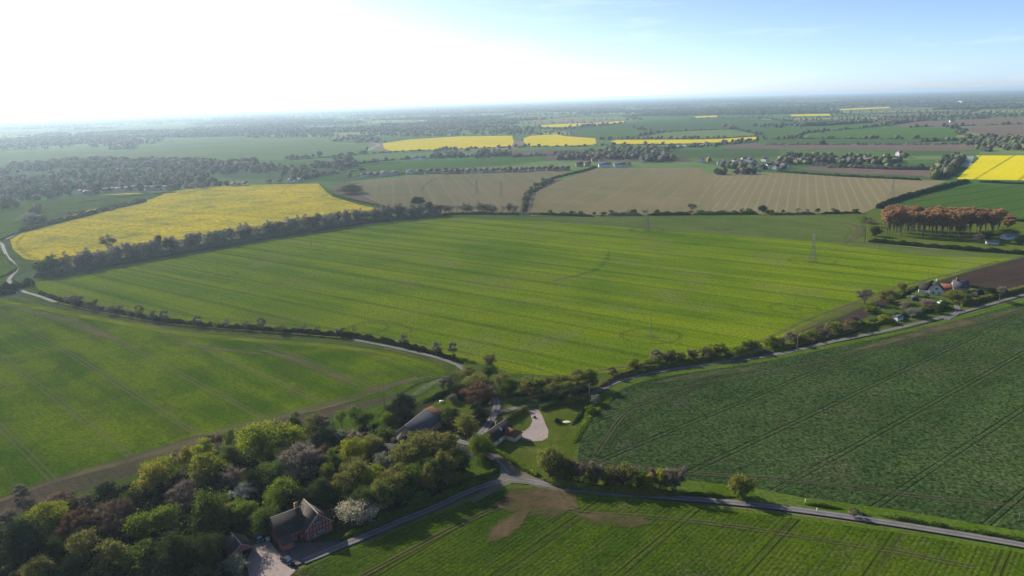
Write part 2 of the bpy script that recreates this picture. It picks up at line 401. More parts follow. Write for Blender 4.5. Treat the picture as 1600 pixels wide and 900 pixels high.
M['bean']=field_mat('bean_crop_right',(.032,.058,.018),(.052,.084,.026),soil=(.12,.105,.06),soil_amt=.16,theta=TH_R,tram=23.6,tram_off=offpix((1125,717),TH_R),tram_col=(.030,.040,.018),patch=.022,fine=.8,fine_amt=.75,bump=1.0,bdist=.35,streak=.35,rut=.5,fine2=(1.5,.55,.6,(.016,.024,.010)),c3rd=(.066,.078,.036))
M['cereal_near']=field_mat('drilled_cereal_near',(.030,.066,.003),(.060,.100,.004),soil=(.085,.070,.040),soil_amt=.30,theta=TH_B,tram=23.8,tram_off=offpix((1164,898),TH_B),tram_col=(.035,.035,.015),patch=.03,fine=1.2,fine_amt=.5,bump=.7,bdist=.18,streak=.45,row=1.35,row_amt=.5,rut=.5)
M['rape_left']=field_mat('oilseed_rape_left',(.62,.46,.015),(.42,.35,.025),theta=TH_C+8,patch=.014,c3rd=(.20,.21,.05),fine=.35,fine_amt=.3,bump=.8,bdist=.5,streak=.4,tram=24,tram_col=(.2,.2,.05),tram_amt=.5,fine2=(.16,.50,.65,(.24,.23,.06)))
M['rape_far']=field_mat('oilseed_rape_far',(.62,.48,.012),(.55,.44,.012),theta=20,patch=.01,fine=.2,fine_amt=.15,bump=.3,bdist=.5,tram=24,tram_col=(.2,.2,.03),tram_amt=.5)
M['rape_right']=field_mat('oilseed_rape_right',(.60,.50,.006),(.54,.47,.006),theta=thetapix((1520,281),(1580,245)),patch=.01,fine=.2,fine_amt=.12,bump=.3,bdist=.5,tram=48,tram_col=(.16,.16,.02),tram_amt=.9,rut=1.2)
M['beige']=field_mat('rolled_seedbed_beige',(.200,.165,.085),(.165,.152,.070),theta=thetapix((1150,318),(1165,272)),patch=.006,fine=.4,fine_amt=.14,bump=.25,bdist=.1,streak=.5,c3rd=(.215,.175,.11),tram=36,tram_col=(.26,.22,.13),tram_amt=.25,rut=1.2)
M['beige_green']=field_mat('emerging_crop_beige',(.195,.158,.090),(.155,.148,.068),theta=thetapix((730,318),(700,280)),patch=.006,fine=.4,fine_amt=.14,bump=.25,bdist=.1,streak=.5,tram=24,tram_col=(.23,.20,.12),tram_amt=.5,rut=1.2)
M['striped']=field_mat('striped_seedbed',(.205,.170,.092),(.178,.158,.078),theta=thetapix((1215,328),(1228,275)),patch=.006,fine=.4,fine_amt=.14,bump=.25,bdist=.1,streak=.35,tram=10.5,tram_col=(.29,.245,.155),tram_amt=.42,rut=1.5,gauge=.3)
M['green_deep']=field_mat('lush_cereal',(.046,.088,.014),(.055,.100,.016),theta=thetapix((1440,318),(1580,296)),patch=.008,fine=.4,fine_amt=.12,bump=.3,bdist=.1,tram=30,tram_col=(.018,.05,.012),rut=1.3,tram_amt=.8)
M['green_mid']=field_mat('far_cereal_green',(.058,.115,.020),(.070,.130,.026),theta=15,patch=.006,fine=.2,fine_amt=.12,bump=.2,bdist=.1,tram=24,tram_col=(.05,.09,.03),tram_amt=.4)
M['green_pale']=field_mat('far_pasture_pale',(.115,.165,.055),(.14,.185,.068),theta=30,patch=.005,fine=.2,fine_amt=.12,bump=.2,bdist=.1,tram=40,tram_col=(.08,.13,.05),tram_amt=.5,rut=1.5)
M['green_teal']=field_mat('far_cereal_teal',(.055,.095,.034),(.065,.108,.038),theta=5,patch=.006,fine=.2,fine_amt=.12,bump=.2,bdist=.1)
M['plough']=field_mat('ploughed_soil',(.040,.029,.023),(.054,.040,.032),theta=25,patch=.02,fine=.8,fine_amt=.25,bump=.8,bdist=.2,streak=.5)
M['plough_pale']=field_mat('harrowed_soil',(.13,.095,.075),(.15,.11,.09),theta=5,patch=.01,fine=.4,fine_amt=.15,bump=.3,bdist=.15)
M['grass']=field_mat('rough_grass',(.050,.085,.012),(.080,.112,.020),theta=20,patch=.05,fine=.9,fine_amt=.35,bump=.7,bdist=.25,c3rd=(.09,.10,.035))
M['lawn']=field_mat('mown_lawn',(.068,.098,.010),(.090,.112,.016),theta=60,patch=.06,fine=.8,fine_amt=.18,bump=.3,bdist=.06,c3rd=(.12,.13,.035))
M['verge']=field_mat('road_verge_grass',(.058,.105,.008),(.085,.125,.020),theta=20,patch=.05,fine=1.0,fine_amt=.35,bump=.7,bdist=.25)
M['woodfloor']=field_mat('leafy_ground',(.030,.042,.012),(.050,.060,.022),theta=20,patch=.08,fine=.7,fine_amt=.5,bump=.8,bdist=.4,c3rd=(.06,.05,.03))
M['pale_strip']=field_mat('fleece_covered_crop',(.26,.29,.27),(.22,.26,.23),theta=5,patch=.01,fine=.3,fine_amt=.1,bump=.1,bdist=.1)
M['headland']=field_mat('bare_headland',(.105,.080,.058),(.085,.074,.045),soil=(.06,.085,.02),soil_amt=.30,theta=TH_L,patch=.03,fine=.9,fine_amt=.3,bump=.6,bdist=.15,row=2.6,row_amt=.4,streak=.4)
M['gravel']=simple_mat('pinkish_gravel',(.21,.17,.155),.9,.12,1.6,bump=.4)
M['drive']=simple_mat('pale_block_drive',(.22,.18,.16),.9,.10,1.1,bump=.3)
M['tarmac']=road_mat('country_lane_tarmac',(.095,.09,.095),(.16,.15,.15))
M['track_rut']=decal_mat('wheel_ruts',(.10,.08,.055),'rut',.6)
M['track_rut_dark']=decal_mat('dark_wheel_ruts',(.035,.052,.012),'rut',.5)
M['soil_soft']=decal_mat('bare_soil_patch',(.105,.083,.056),'soft',.7,.5,(.085,.090,.035))
M['dirt_track']=decal_mat('dirt_track',(.12,.092,.066),'soft',.8,.7,(.085,.075,.045))
M['yellowing']=decal_mat('yellower_crop_edge',(.135,.165,.008),'soft',.6,.5,(.11,.145,.008))
M['lush']=decal_mat('lusher_crop_line',(.045,.095,.012),'soft',.32,.4,(.04,.10,.012))
M['patch_red']=decal_mat('reddish_bare_patch',(.105,.070,.048),'soft',.85,.6,(.075,.065,.030))
M['grassline']=decal_mat('grass_line',(.09,.12,.05),'soft',.9,.5)

# --- near and middle fields, in order of height (later = higher)
FZ=[0.03]
def fld(pix,mat,name='field',smooth=False,keep=True):
    FZ[0]+=.005; return sheet(name,pix,M[mat] if isinstance(mat,str) else mat,FZ[0],keep,smooth)
# far patchwork that the photograph shows one by one (1 to 6 km)
far=[
 ([(0,262),(75,259),(117,252),(172,252),(215,255),(325,252),(400,250),(450,250),(507,244),(540,240),(575,232),(582,226),(575,224),(517,222),(512,215),(400,217),(382,212),(332,214),(272,216),(270,222),(220,227),(210,234),(172,234),(165,230),(87,232),(0,237),(-200,246),(-200,270)],'green_pale'),
 ([(112,207),(225,196),(287,192),(322,199),(275,204),(175,207),(100,212)],'green_pale'),
 ([(-100,206),(85,201),(100,203),(50,211),(-100,218)],'green_pale'),
 ([(598,224),(640,218),(720,213),(800,212),(803,222),(800,228),(740,232),(640,235),(612,236),(600,232)],'rape_far'),
 ([(815,217),(830,212),(870,210),(885,213),(930,216),(932,224),(925,226),(870,228),(832,230),(820,224)],'rape_far'),
 ([(870,203),(975,192),(1080,185.5),(1150,184),(1240,190),(1262,200),(1190,216),(930,216)],'green_teal'),
 ([(895,205),(990,200),(1040,206),(1000,213),(930,214),(895,210)],'green_mid'),
 ([(985,216),(1040,207),(1100,204),(1140,203),(1190,211),(1150,214),(1000,217)],'green_pale'),
 ([(955,221),(962,218.5),(1000,218.3),(1100,218),(1180,213.5),(1186,217),(1150,221.5),(1080,224),(1000,225),(957,225)],'rape_far'),
 ([(842,196),(870,194),(920,192.5),(975,189),(975,191.5),(930,195),(880,198.5),(850,198.5)],'rape_far'),
 ([(1085,182),(1120,180.3),(1121,182.5),(1088,184)],'rape_far'),
 ([(1235,179),(1296,178),(1298,180.6),(1237,181.6)],'rape_far'),
 ([(1268,173.2),(1330,169.5),(1390,167),(1391,168.6),(1330,171.4),(1270,174.6)],'rape_far'),
 ([(1275,164),(1320,162.5),(1322,163.6),(1277,165)],'rape_far'),
 ([(1350,163),(1390,161.6),(1392,162.6),(1352,164)],'rape_far'),
 ([(485,277),(575,260),(650,252),(800,246.5),(852,244),(858,250),(800,258),(700,264),(600,270),(560,274),(520,280)],'green_mid'),
 ([(505,247),(612,240),(800,234),(800,241),(675,247),(575,250)],'green_pale'),
 ([(400,254),(500,251),(555,252),(475,262),(400,268)],'green_mid'),
 ([(1043,242),(1050,234),(1130,233),(1215,233),(1222,245),(1150,247),(1060,247)],'green_teal'),
 ([(1130,228),(1180,224),(1200,226),(1500,225.5),(1522,228),(1522,234),(1480,235.5),(1400,235),(1220,233),(1130,232)],'plough_pale'),
 ([(1050,227),(1125,224),(1128,226.5),(1055,232)],'pale_strip'),
 ([(1200,201),(1310,195),(1375,191),(1385,196),(1340,201),(1262,207),(1240,216),(1200,216)],'green_mid'),
 ([(1257,216),(1267,209),(1375,201),(1487,199),(1497,207),(1495,214),(1425,216.5)],'green_mid'),
 ([(1195,218.5),(1500,217.5),(1495,224),(1200,225)],'green_teal'),
 ([(1385,196),(1425,190),(1545,185),(1720,181),(1720,193),(1600,193.5),(1505,196),(1487,198),(1420,198.5)],'plough_pale'),
 ([(1505,199),(1600,195),(1720,195),(1720,222),(1600,218),(1550,214),(1512,205)],'plough_pale'),
 ([(1415,236),(1485,236),(1497,241),(1412,242)],'green_teal'),
 ([(1407,245),(1485,244),(1482,249),(1407,250)],'green_pale'),
 ([(1245,262),(1282,261),(1437,266),(1462,269),(1452,278),(1440,275),(1340,272),(1262,266)],'plough_pale'),
 ([(1502,245),(1522,244),(1517,260),(1500,261)],'pale_strip'),
 ([(1532,237),(1600,239),(1720,243),(1720,246),(1600,242.5),(1528,242)],'green_pale'),
 ([(1560,226),(1610,222),(1720,222),(1720,236),(1600,235),(1560,231)],'green_teal'),
]
for p,m in far: fld(p,m)
fld([(1495,280),(1513,262),(1530,248),(1525,243),(1600,243),(1720,247),(1720,286),(1600,282)],'rape_right')
fld([(-60,318),(22,315),(60,314),(57,325),(40,340),(32,362),(0,374),(-60,380)],'verge')
fld([(92,327),(140,319),(175,317),(150,327),(127,332),(110,336)],'green_pale')
fld([(122,307),(200,302),(272,302),(230,309),(175,313),(120,312)],M['rape_left'])
fld([(60,314),(120,306),(270,302),(235,312),(140,330),(60,352),(30,360)],'grass',keep=False)
fld([(545,290),(600,280),(700,272),(800,268),(890,267),(880,275),(836,292),(820,300),(812,332),(700,335),(640,325),(600,322),(560,303)],'beige_green')
fld([(828,337),(838,300),(870,285),(930,263),(1090,262),(1108,272),(1200,270),(1480,283),(1390,315),(1350,333),(1200,335),(1000,337)],'beige')
fld([(1113,331),(1116,273),(1200,270),(1400,278.5),(1405,290),(1380,313),(1345,331)],'striped')
fld([(1395,325),(1440,306),(1520,288),(1600,290),(1720,293),(1720,354),(1600,347),(1570,345),(1480,335)],'green_deep')
fld([(1350,335),(1372,326),(1420,335),(1600,347),(1720,356),(1720,402),(1600,393),(1450,384),(1355,378)],'lawn')
fld([(-80,400),(0,372),(18,372),(45,352),(140,325),(235,310),(270,300),(350,290),(500,286),(520,300),(560,315),(602,327),(560,342),(500,350),(400,365),(300,378),(200,392),(60,413),(40,424),(24,430),(-80,440)],'grass')
fld([(16,375),(45,358),(140,328),(235,312),(270,298),(350,290),(498,287),(508,298),(520,308),(560,320),(590,326),(560,338),(500,345),(400,358),(300,372),(200,388),(60,408),(38,405),(20,390)],'rape_left')
# left below the road bend
fld([(-80,402),(5,400),(20,425),(8,440),(-80,450)],'verge')
# wide grass base from lane to the central field, verges
fld([(40,436),(200,413),(400,378),(560,352),(700,336),(830,337),(1340,334),(1352,350),(1352,379),(1450,390),(1600,398),(1720,402),(1720,470),(1600,462),(1500,492),(1400,518),(1300,536),(1200,559),(1100,570),(1000,590),(940,615),(860,640),(780,650),(760,610),(720,585),(600,558),(400,530),(200,510),(60,478),(30,455)],'grass')
fld([(52,441),(200,418),(400,381),(560,357),(700,340),(830,340.5),(1335,337),(1345,350),(1350,381),(1450,392),(1600,399),(1525,420),(1465,438),(1422,448),(1347,478),(1270,510),(1200,542),(1100,556),(1000,574),(900,590),(800,584),(740,566),(620,540),(500,522),(400,513),(300,502),(200,487),(110,469),(62,455)],'cereal_mid')
fld([(700,340.2),(830,340.8),(1335,337.3),(1345,350),(1350,381),(1450,392),(1598,399),(1585,404),(1450,401),(1300,381),(1150,368),(1000,357),(860,347),(760,343)],'thin_crop')
fld([(1225,543),(1270,515),(1347,481),(1422,450),(1465,440),(1525,422),(1600,402),(1720,370),(1720,415),(1600,456),(1540,467),(1500,480),(1400,504),(1300,530),(1240,547)],'plough')
# verge and left field
fld([(-80,452),(0,460),(60,470),(200,500),(400,522),(560,537),(700,566),(724,578),(700,592),(660,625),(600,660),(480,690),(300,740),(-80,860)],'grass')
fld([(-100,452),(0,466),(100,484),(200,503),(300,519),(400,527),(520,538),(620,552),(680,570),(698,580),(690,592),(660,600),(600,625),(500,650),(400,672),(300,697),(150,742),(0,792),(-120,835)],'cereal_left')
fld([(-120,828),(0,778),(150,729),(300,684),(420,660),(520,637),(600,622),(640,606),(662,594),(655,602),(620,624),(540,648),(450,672),(300,716),(150,762),(0,815),(-120,862)],'headland')
# right-hand field
fld([(880,760),(885,710),(905,670),(935,622),(960,606),(1000,590),(1100,573),(1200,560),(1300,538),(1400,519),(1500,494),(1600,466),(1720,430),(1720,890),(1600,850),(1400,815),(1200,792),(1000,772),(900,762)],'verge')
fld([(902,722),(905,692),(925,660),(948,625),(975,606),(1020,592),(1100,580),(1200,565),(1300,544),(1400,524),(1500,500),(1600,473),(1730,430),(1730,865),(1600,832),(1400,798),(1250,778),(1180,764),(1080,752),(1000,748),(930,738)],'bean')
# bottom field
fld([(425,912),(490,880),(530,863),(580,845),(638,819),(690,798),(770,763),(800,757),(840,760),(900,772),(1000,780),(1200,800),(1400,827),(1600,860),(1760,892),(1760,1250),(200,1250)],'verge')
fld([(440,906),(492,883),(532,866),(582,849),(640,823),(692,802),(760,774),(790,765),(830,764),(900,778),(1000,787),(1200,806),(1400,833),(1600,866),(1760,897),(1760,1240),(300,1240)],'cereal_near')
# wood floor, gardens
fld([(-150,900),(0,822),(150,772),(300,726),(420,694),(520,662),(590,640),(650,600),(720,582),(760,590),(790,640),(770,700),(780,740),(700,785),(600,826),(520,850),(440,900),(300,1200),(-200,1200)],'woodfloor')
fld([(520,655),(560,648),(600,632),(660,600),(700,598),(700,612),(660,625),(640,640),(600,655),(560,675),(530,690)],'verge')
fld([(660,640),(690,626),(730,628),(752,640),(740,660),(700,668)],'lawn')
fld([(700,715),(740,705),(768,725),(778,742),(740,765),(700,775),(690,745)],'verge')
fld([(600,720),(640,712),(650,735),(620,745)],'lawn')
fld([(760,700),(772,660),(790,646),(842,640),(920,628),(957,620),(950,635),(925,655),(905,690),(890,722),(870,755),(840,748),(800,722)],'lawn')
fld([(790,640),(800,630),(870,622),(935,612),(930,622),(870,634),(842,641),(800,650)],'verge')
fld([(1340,505),(1400,470),(1440,452),(1500,448),(1560,455),(1600,452),(1600,458),(1500,482),(1420,504),(1350,518)],'grass')

# drives and roads
DZ=FZ[0]+.006
sheet('driveway',[(823,643),(841,641),(847,650),(852,663),(857,674),(856,685),(847,690),(830,691),(816,688),(812,683),(818,676),(828,668),(832,659),(829,650)],M['gravel'],DZ,False,True)
sheet('path',[(802,674),(820,675),(818,680),(812,684),(802,684)],M['gravel'],DZ+.004,False)
sheet('driveway',[(397,852),(420,846),(436,866),(452,884),(462,893),(450,905),(430,930),(395,930),(385,880)],M['drive'],DZ,False)
sheet('driveway',[(436,850),(480,850),(520,848),(540,849),(500,868),(466,884),(450,884),(436,866)],simple_mat('shade_tinted_paving',(.07,.065,.065),.9,.15,1.0,bump=.3),DZ+.003,False)  # forecourt by the house: its shade is painted into this dark paving colour
sheet('road',[(764,700),(775,703),(790,722),(806,736),(830,745),(860,756),(900,766),(898,772),(850,766),(826,758),(800,756),(780,766),(740,788),(735,782),(770,758),(782,745),(778,728),(766,712)],M['tarmac'],DZ+.01,False)
LANEH=[(60,459),(95,471),(150,484),(200,493),(260,504),(320,510),(400,516),(480,522),(560,529),(640,545),(700,560),(724,569)]
def offset_px(pix,d):
    C=ga(pix); T_=np.gradient(C,axis=0); T_/=np.linalg.norm(T_,axis=1)[:,None]; C=C+np.c_[T_[:,1],-T_[:,0]]*d
    a,b,_=proj(np.c_[C,np.zeros(len(C))]); return list(zip(a.tolist(),b.tolist()))
LANE=offset_px(LANEH,3.1)
roads=[
 ([(474,878),(500,868),(540,851),(580,835),(620,818),(673,797),(743,765),(792,750)],3.0),
 ([(790,748),(830,753),(870,762),(940,771),(1040,778),(1140,786),(1240,797),(1320,808),(1400,820),(1500,836),(1620,857),(1760,886)],2.9),
 (LANE[-1:]+[(748,592),(768,612),(776,630),(772,650),(757,672),(745,690),(754,704),(772,718),(792,742)],3.2),
 ([(768,650),(800,640),(860,629),(930,613),(960,599),(1000,587),(1050,578),(1100,571),(1200,557),(1300,535),(1400,514),(1500,489),(1600,461),(1720,424)],2.8),
 ([(-60,372),(0,380),(6,390),(12,402),(22,413),(26,422),(18,432),(14,438),(25,448),(42,458)]+LANE[:2],2.7),
 (LANE[1:2]+offset_px(LANEH[1:9],1.9)[1:7]+LANE[8:9],1.3),(LANE[8:],2.2),
 ([(760,676),(745,690),(730,694),(715,690)],3.0),
 ([(10,374),(32,364),(60,356),(77,352)],3.2),
 ([(1478,500),(1497,486),(1494,478)],3.0),
 ([(575,236),(585,230),(592,226),(580,223)],14),
]
for i,(p,w) in enumerate(roads): strip('road',p,w,M['tarmac'],DZ+.014+.003*i,4.0)
# verge strip and edge lines in the left field
TZ=DZ+.045
def trk(p,w,m,step=5.0,name='field_track'):
    TZ_=TZ+.003*trk.k; trk.k+=1
    if m in('patch_red','soil_soft','yellowing','lush','grassline'): w=[.3,w*.7,w,w*.85,w*1.1,w*.8,.3]
    return strip(name,p,w,M[m],TZ_,step)
trk.k=0
trk([(-60,452),(0,470),(100,489),(200,508),(300,524),(400,533),(520,543),(620,558),(672,574),(690,584)],8,'yellowing')
trk([(0,461),(100,482),(200,502),(300,518),(400,526),(520,536),(600,546),(660,562),(700,578)],1.6,'dirt_track')
trk([(-40,802),(0,785),(100,750),(215,718),(330,686),(430,656),(520,636),(590,612),(650,590)],3.0,'dirt_track')
trk([(-40,800),(60,760),(215,718),(400,662),(520,632),(600,608),(655,588)],10,'soil_soft')
trk([(560,612),(600,605),(640,596),(668,590)],9,'soil_soft')
trk([(400,546),(450,560),(490,574),(530,590),(560,606)],6,'soil_soft')
trk([(415,548),(470,572),(520,592),(570,610)],2.6,'track_rut')
trk([(260,535),(330,545),(420,556)],5,'soil_soft')
trk([(0,475),(60,490),(130,512),(200,540)],9,'soil_soft')
trk([(590,640),(640,622),(680,598),(705,588)],7,'grassline'); trk([(600,650),(650,622),(695,598)],2.4,'track_rut_dark')
# central field: headland tracks
trk([(860,600),(900,585),(960,576),(1050,560),(1130,552),(1200,528),(1260,500),(1320,478),(1400,450),(1500,425),(1560,408)],2.8,'dirt_track')
trk([(1190,545),(1260,512),(1330,480),(1400,455)],7,'soil_soft')
trk([(1300,345),(1335,352),(1340,368),(1318,382)],9,'soil_soft'); trk([(1100,357),(1120,359),(1150,358)],14,'soil_soft')
trk([(1260,345),(1310,350),(1330,362),(1325,376),(1400,385),(1520,392)],2.6,'track_rut')
trk([(690,360),(820,350),(1000,362),(1200,378),(1400,402)],2.4,'track_rut_dark')
trk([(952,393),(945,410),(925,425),(890,434),(850,443)],7,'lush')
trk([(880,590),(820,572),(740,555),(620,530),(500,512),(380,503),(260,490),(150,468),(90,452)],2.2,'track_rut')
trk([(560,505),(600,502),(640,520),(600,524)],2.2,'track_rut')
trk([(60,448),(150,428),(300,402),(450,375),(600,356),(720,345)],2.4,'track_rut_dark')
# right field headland
trk([(905,716),(960,728),(1040,737),(1140,745),(1240,752),(1320,762),(1420,775),(1520,785),(1640,798)],2.8,'track_rut')
trk([(930,712),(945,690),(975,650),(1010,625),(1080,604),(1200,584),(1300,562),(1400,540),(1480,520),(1600,486)],2.6,'track_rut')
trk([(955,700),(965,680),(1000,655),(1040,632),(1110,596)],2.6,'track_rut_dark')
trk([(1310,556),(1400,532),(1500,508),(1600,482)],8,'soil_soft')
trk([(1020,600),(1080,590),(1200,575)],7,'soil_soft')
trk([(1420,520),(1470,512),(1530,500)],12,'soil_soft')
# bottom field headland
trk([(790,775),(850,790),(900,802),(980,807),(1100,818),(1200,832),(1300,848),(1400,864),(1520,888)],2.6,'track_rut')
trk([(770,792),(810,782),(850,784),(905,796)],22,'patch_red'); trk([(800,776),(840,778),(890,790)],12,'patch_red'); trk([(900,806),(960,814),(1020,820)],8,'patch_red'); trk([(760,850),(800,820),(830,796)],9,'patch_red')
trk([(560,905),(640,862),(720,820),(800,785)],2.6,'track_rut')
# yellow field wheelings
trk([(38,368),(28,378),(34,392),(58,408)],3.6,'track_rut_dark'); trk([(440,304),(455,290),(462,287)],3.2,'track_rut_dark')
trk([(500,289),(502,297),(512,303),(503,307),(520,312),(560,322)],3.4,'track_rut_dark')
trk([(660,303),(662,292),(675,283),(690,276)],7,'lush'); trk([(575,307),(620,305),(660,303)],9,'lush')
# rings round the poles
def ring(px,py,r,m,w,r2=None):
    c=g(px,py); A=np.linspace(0,2*math.pi,48,endpoint=False)+.0
    C=np.c_[c[0]+r*1.25*np.cos(A+R(TH_C))*1.0, c[1]+r*np.sin(A+R(TH_C))]
    trk.k+=1; return strip_world('field_track',C,w,M[m],TZ+.003*trk.k,True)
def patch(px,py,r,m):
    c=g(px,py); th=R(TH_C); C=np.array([(c[0]+t*r*math.cos(th),c[1]+t*r*math.sin(th)) for t in np.linspace(-1,1,9)])
    trk.k+=1; return strip_world('bare_patch',C,[.5,r*.8,r,r*.8,.5],M[m],TZ+.003*trk.k)
for (px,py,r) in [(1017,526,12),(1269,409,13),(341,430,11),(1241,483,11),(1011,360,12),(487,388,9),(575,514,9)]:
    ring(px,py,r,'track_rut_dark',2.6)
    if r>10: patch(px,py+1,4.5,'soil_soft')

# ================================================================== VEGETATION
def leaves(P,size,r,aspect=1.0,up=0.0):
    n=len(P); a=r.normal(size=(n,3)); a/=np.linalg.norm(a,axis=1)[:,None]; b=r.normal(size=(n,3)); b-=a*(a*b).sum(1)[:,None]; b/=np.linalg.norm(b,axis=1)[:,None]
    s=size*r.uniform(.6,1.3,(n,1))/2
    V=np.stack([P-a*s-b*s*aspect*.55,P+a*s*.3-b*s*aspect,P+a*s+b*s*aspect*.4,P-a*s*.35+b*s*aspect],1).reshape(-1,3)
    return V,np.arange(n*4).reshape(-1,4)
def sticks(A,B,w,r):
    d=B-A; s=np.cross(d,r.normal(size=d.shape)); s/=np.linalg.norm(s,axis=1)[:,None]+1e-9; s2=np.cross(d,s); s2/=np.linalg.norm(s2,axis=1)[:,None]+1e-9
    w=np.broadcast_to(np.asarray(w,float).reshape(-1,1) if np.ndim(w) else np.full((1,1),w),(len(A),1))
    V=np.stack([A-s*w*.5,A+s*w*.5,A+s2*w*.8,B],1).reshape(-1,3); i=np.arange(len(A))*4
    F=np.concatenate([np.stack([i,i+1,i+3],1),np.stack([i+1,i+2,i+3],1),np.stack([i+2,i,i+3],1)])
    return V,F
def tree_geo(seed,h,rad,base,ncl=16,sub=9,lv=26,leaf=.34,bare=0.0,shape='round',trunk=.22,stems=1,dens=1.0,lowclump=.0):
    """returns (woody MB, crown V, crown quads, crown tris)"""
    r=np.random.default_rng(seed); wd=MB()
    cz=h*(base+(1-base)*.5); vz=h*(1-base)*.5
    # trunk
    tops=[]
    for s in range(stems):
        o=r.normal(0,.25*(stems>1)*rad*.5,2); p=np.array([o[0]*.4,o[1]*.4,-.3]); k=5; pr=trunk*(1.0 if stems==1 else .6)
        for j in range(1,k+1):
            q=np.array([o[0]*(.4+j*.3)+r.normal(0,.06*rad),o[1]*(.4+j*.3)+r.normal(0,.06*rad),h*.78*j/k]); rr=trunk*(1-.17*j)*(1.0 if stems==1 else .6)
            wd.tube(p,q,pr,rr,6,cap=False); tops.append((p,q,pr)); p=q;pr=rr
    # clump centres fill the envelope
    C=[]
    tries=0
    while len(C)<ncl and tries<4000:
        tries+=1
        d=r.normal(size=3); d/=np.linalg.norm(d); k=r.uniform(.35,.86)
        if shape=='cone': z=(d[2]*k); w=(1-z)*.62
        elif shape=='vase': z=d[2]*k; w=.75+.45*z
        elif shape=='tall': z=d[2]*k*1.02; w=1.0
        else: z=d[2]*k; w=1.0
        if d[2]<-.35 and r.uniform()<.55 and shape!='fill': continue
        c=np.array([d[0]*k*rad*w,d[1]*k*rad*w,cz+z*vz])
        if any(np.linalg.norm((c-e)/(rad,rad,vz))<.30 for e in C) : continue
        C.append(c)
    L=[];SA=[];SB=[];SW=[]
    for c in C:
        rc=rad*r.uniform(.28,.46); cand=[t for t in tops if t[1][2]<c[2]+.1]; t=cand[-1] if cand and r.uniform()<.6 else tops[r.integers(0,len(tops))]
        if cand: t=max(cand,key=lambda a:a[1][2]) if r.uniform()<.4 else cand[r.integers(0,len(cand))]
        st=t[1]; mid=(st+c)/2+np.array([0,0,-.05*h])+r.normal(0,.05*rad,3); rr=trunk*.42
        wd.tube(st,mid,rr,rr*.6,5,cap=False); wd.tube(mid,c,rr*.6,rr*.3,4,cap=False)
        for _ in range(sub):
            d=r.normal(size=3); d[2]=abs(d[2])*.9-.25; d/=np.linalg.norm(d); e=c+d*rc*r.uniform(.55,1.05)*np.array([1,1,.8])
            wd.tube(c,e,rr*.25,rr*.10,3,cap=False)
            nl=int(lv*dens*r.uniform(.6,1.4))
            if nl: L.append(e+r.normal(0,1,(nl,3))*rc*np.array([.30,.30,.24]))
            nb=int(bare*r.uniform(.7,1.3))
            if nb:
                a=c+(e-c)*r.uniform(.2,1.0,(nb,1)); dd=(a-np.array([0,0,cz-vz*.9])); dd/=np.linalg.norm(dd,axis=1)[:,None]
                dd=dd+r.normal(0,.45,(nb,3))+np.array([0,0,.25]); dd/=np.linalg.norm(dd,axis=1)[:,None]
                b=a+dd*rc*r.uniform(.35,1.1,(nb,1)); SA.append(a);SB.append(b);SW.append(r.uniform(.035,.085,nb))
    V=[];Q=[];T=[];n=0
    if L:
        P=np.vstack(L); P=P[P[:,2]>.15]; v,f=leaves(P,leaf,r); V.append(v);Q.append(f);n+=len(v)
    if SA:
        v,f=sticks(np.vstack(SA),np.vstack(SB),np.concatenate(SW),r); V.append(v);T.append(f+n)
    return wd,np.vstack(V),Q,T
LM={}
LM['lime']=leaf_mat('lime_leaves',(.24,.26,.018),(.16,.20,.018),.5,.5)
LM['gold']=leaf_mat('golden_green_leaves',(.27,.22,.03),(.19,.18,.03),.5,.4)
LM['fresh']=leaf_mat('fresh_green_leaves',(.15,.205,.022),(.105,.16,.02),.45,.4)
LM['green']=leaf_mat('mid_green_leaves',(.078,.122,.022),(.115,.155,.026),.4,.4)
LM['olive']=leaf_mat('olive_leaves',(.20,.195,.045),(.145,.155,.040),.4,.45)
LM['dark']=leaf_mat('dark_evergreen_leaves',(.020,.036,.014),(.030,.048,.020),.15,.45)
LM['darkgreen']=leaf_mat('deep_green_leaves',(.040,.060,.016),(.056,.076,.020),.3,.45)
LM['bare']=leaf_mat('grey_brown_twigs',(.155,.130,.105),(.12,.10,.08),.1,.4)
LM['barered']=leaf_mat('reddish_twigs',(.135,.085,.060),(.10,.075,.055),.15,.4)
LM['copper']=leaf_mat('copper_young_leaves',(.13,.075,.045),(.11,.07,.045),.4,.4)
LM['orange']=leaf_mat('orange_poplar_buds',(.38,.215,.10),(.34,.21,.11),.4,.35,.12)
LM['white']=leaf_mat('white_blossom',(.55,.56,.50),(.30,.34,.24),.35,.5)
LM['cream']=leaf_mat('cream_blossom',(.50,.44,.30),(.30,.30,.20),.4,.5)
LM['palegrey']=leaf_mat('grey_green_leaves',(.21,.22,.16),(.16,.18,.12),.35,.4)
LM['belt']=leaf_mat('greyish_new_leaves',(.23,.21,.14),(.19,.18,.12),.45,.45); LM['beltbare']=leaf_mat('hazy_lit_twigs',(.26,.235,.19),(.22,.20,.165),.3,.45)  # belt colours lightened beyond the other trees, hazy backlight painted in
LM['pink']=leaf_mat('pale_pink_blossom',(.30,.22,.18),(.20,.17,.12),.35,.4)
BARK=simple_mat('bark',(.075,.062,.050),.95,.25,3.0); BARKP=simple_mat('pale_bark',(.15,.12,.10),.95,.25,3.0)
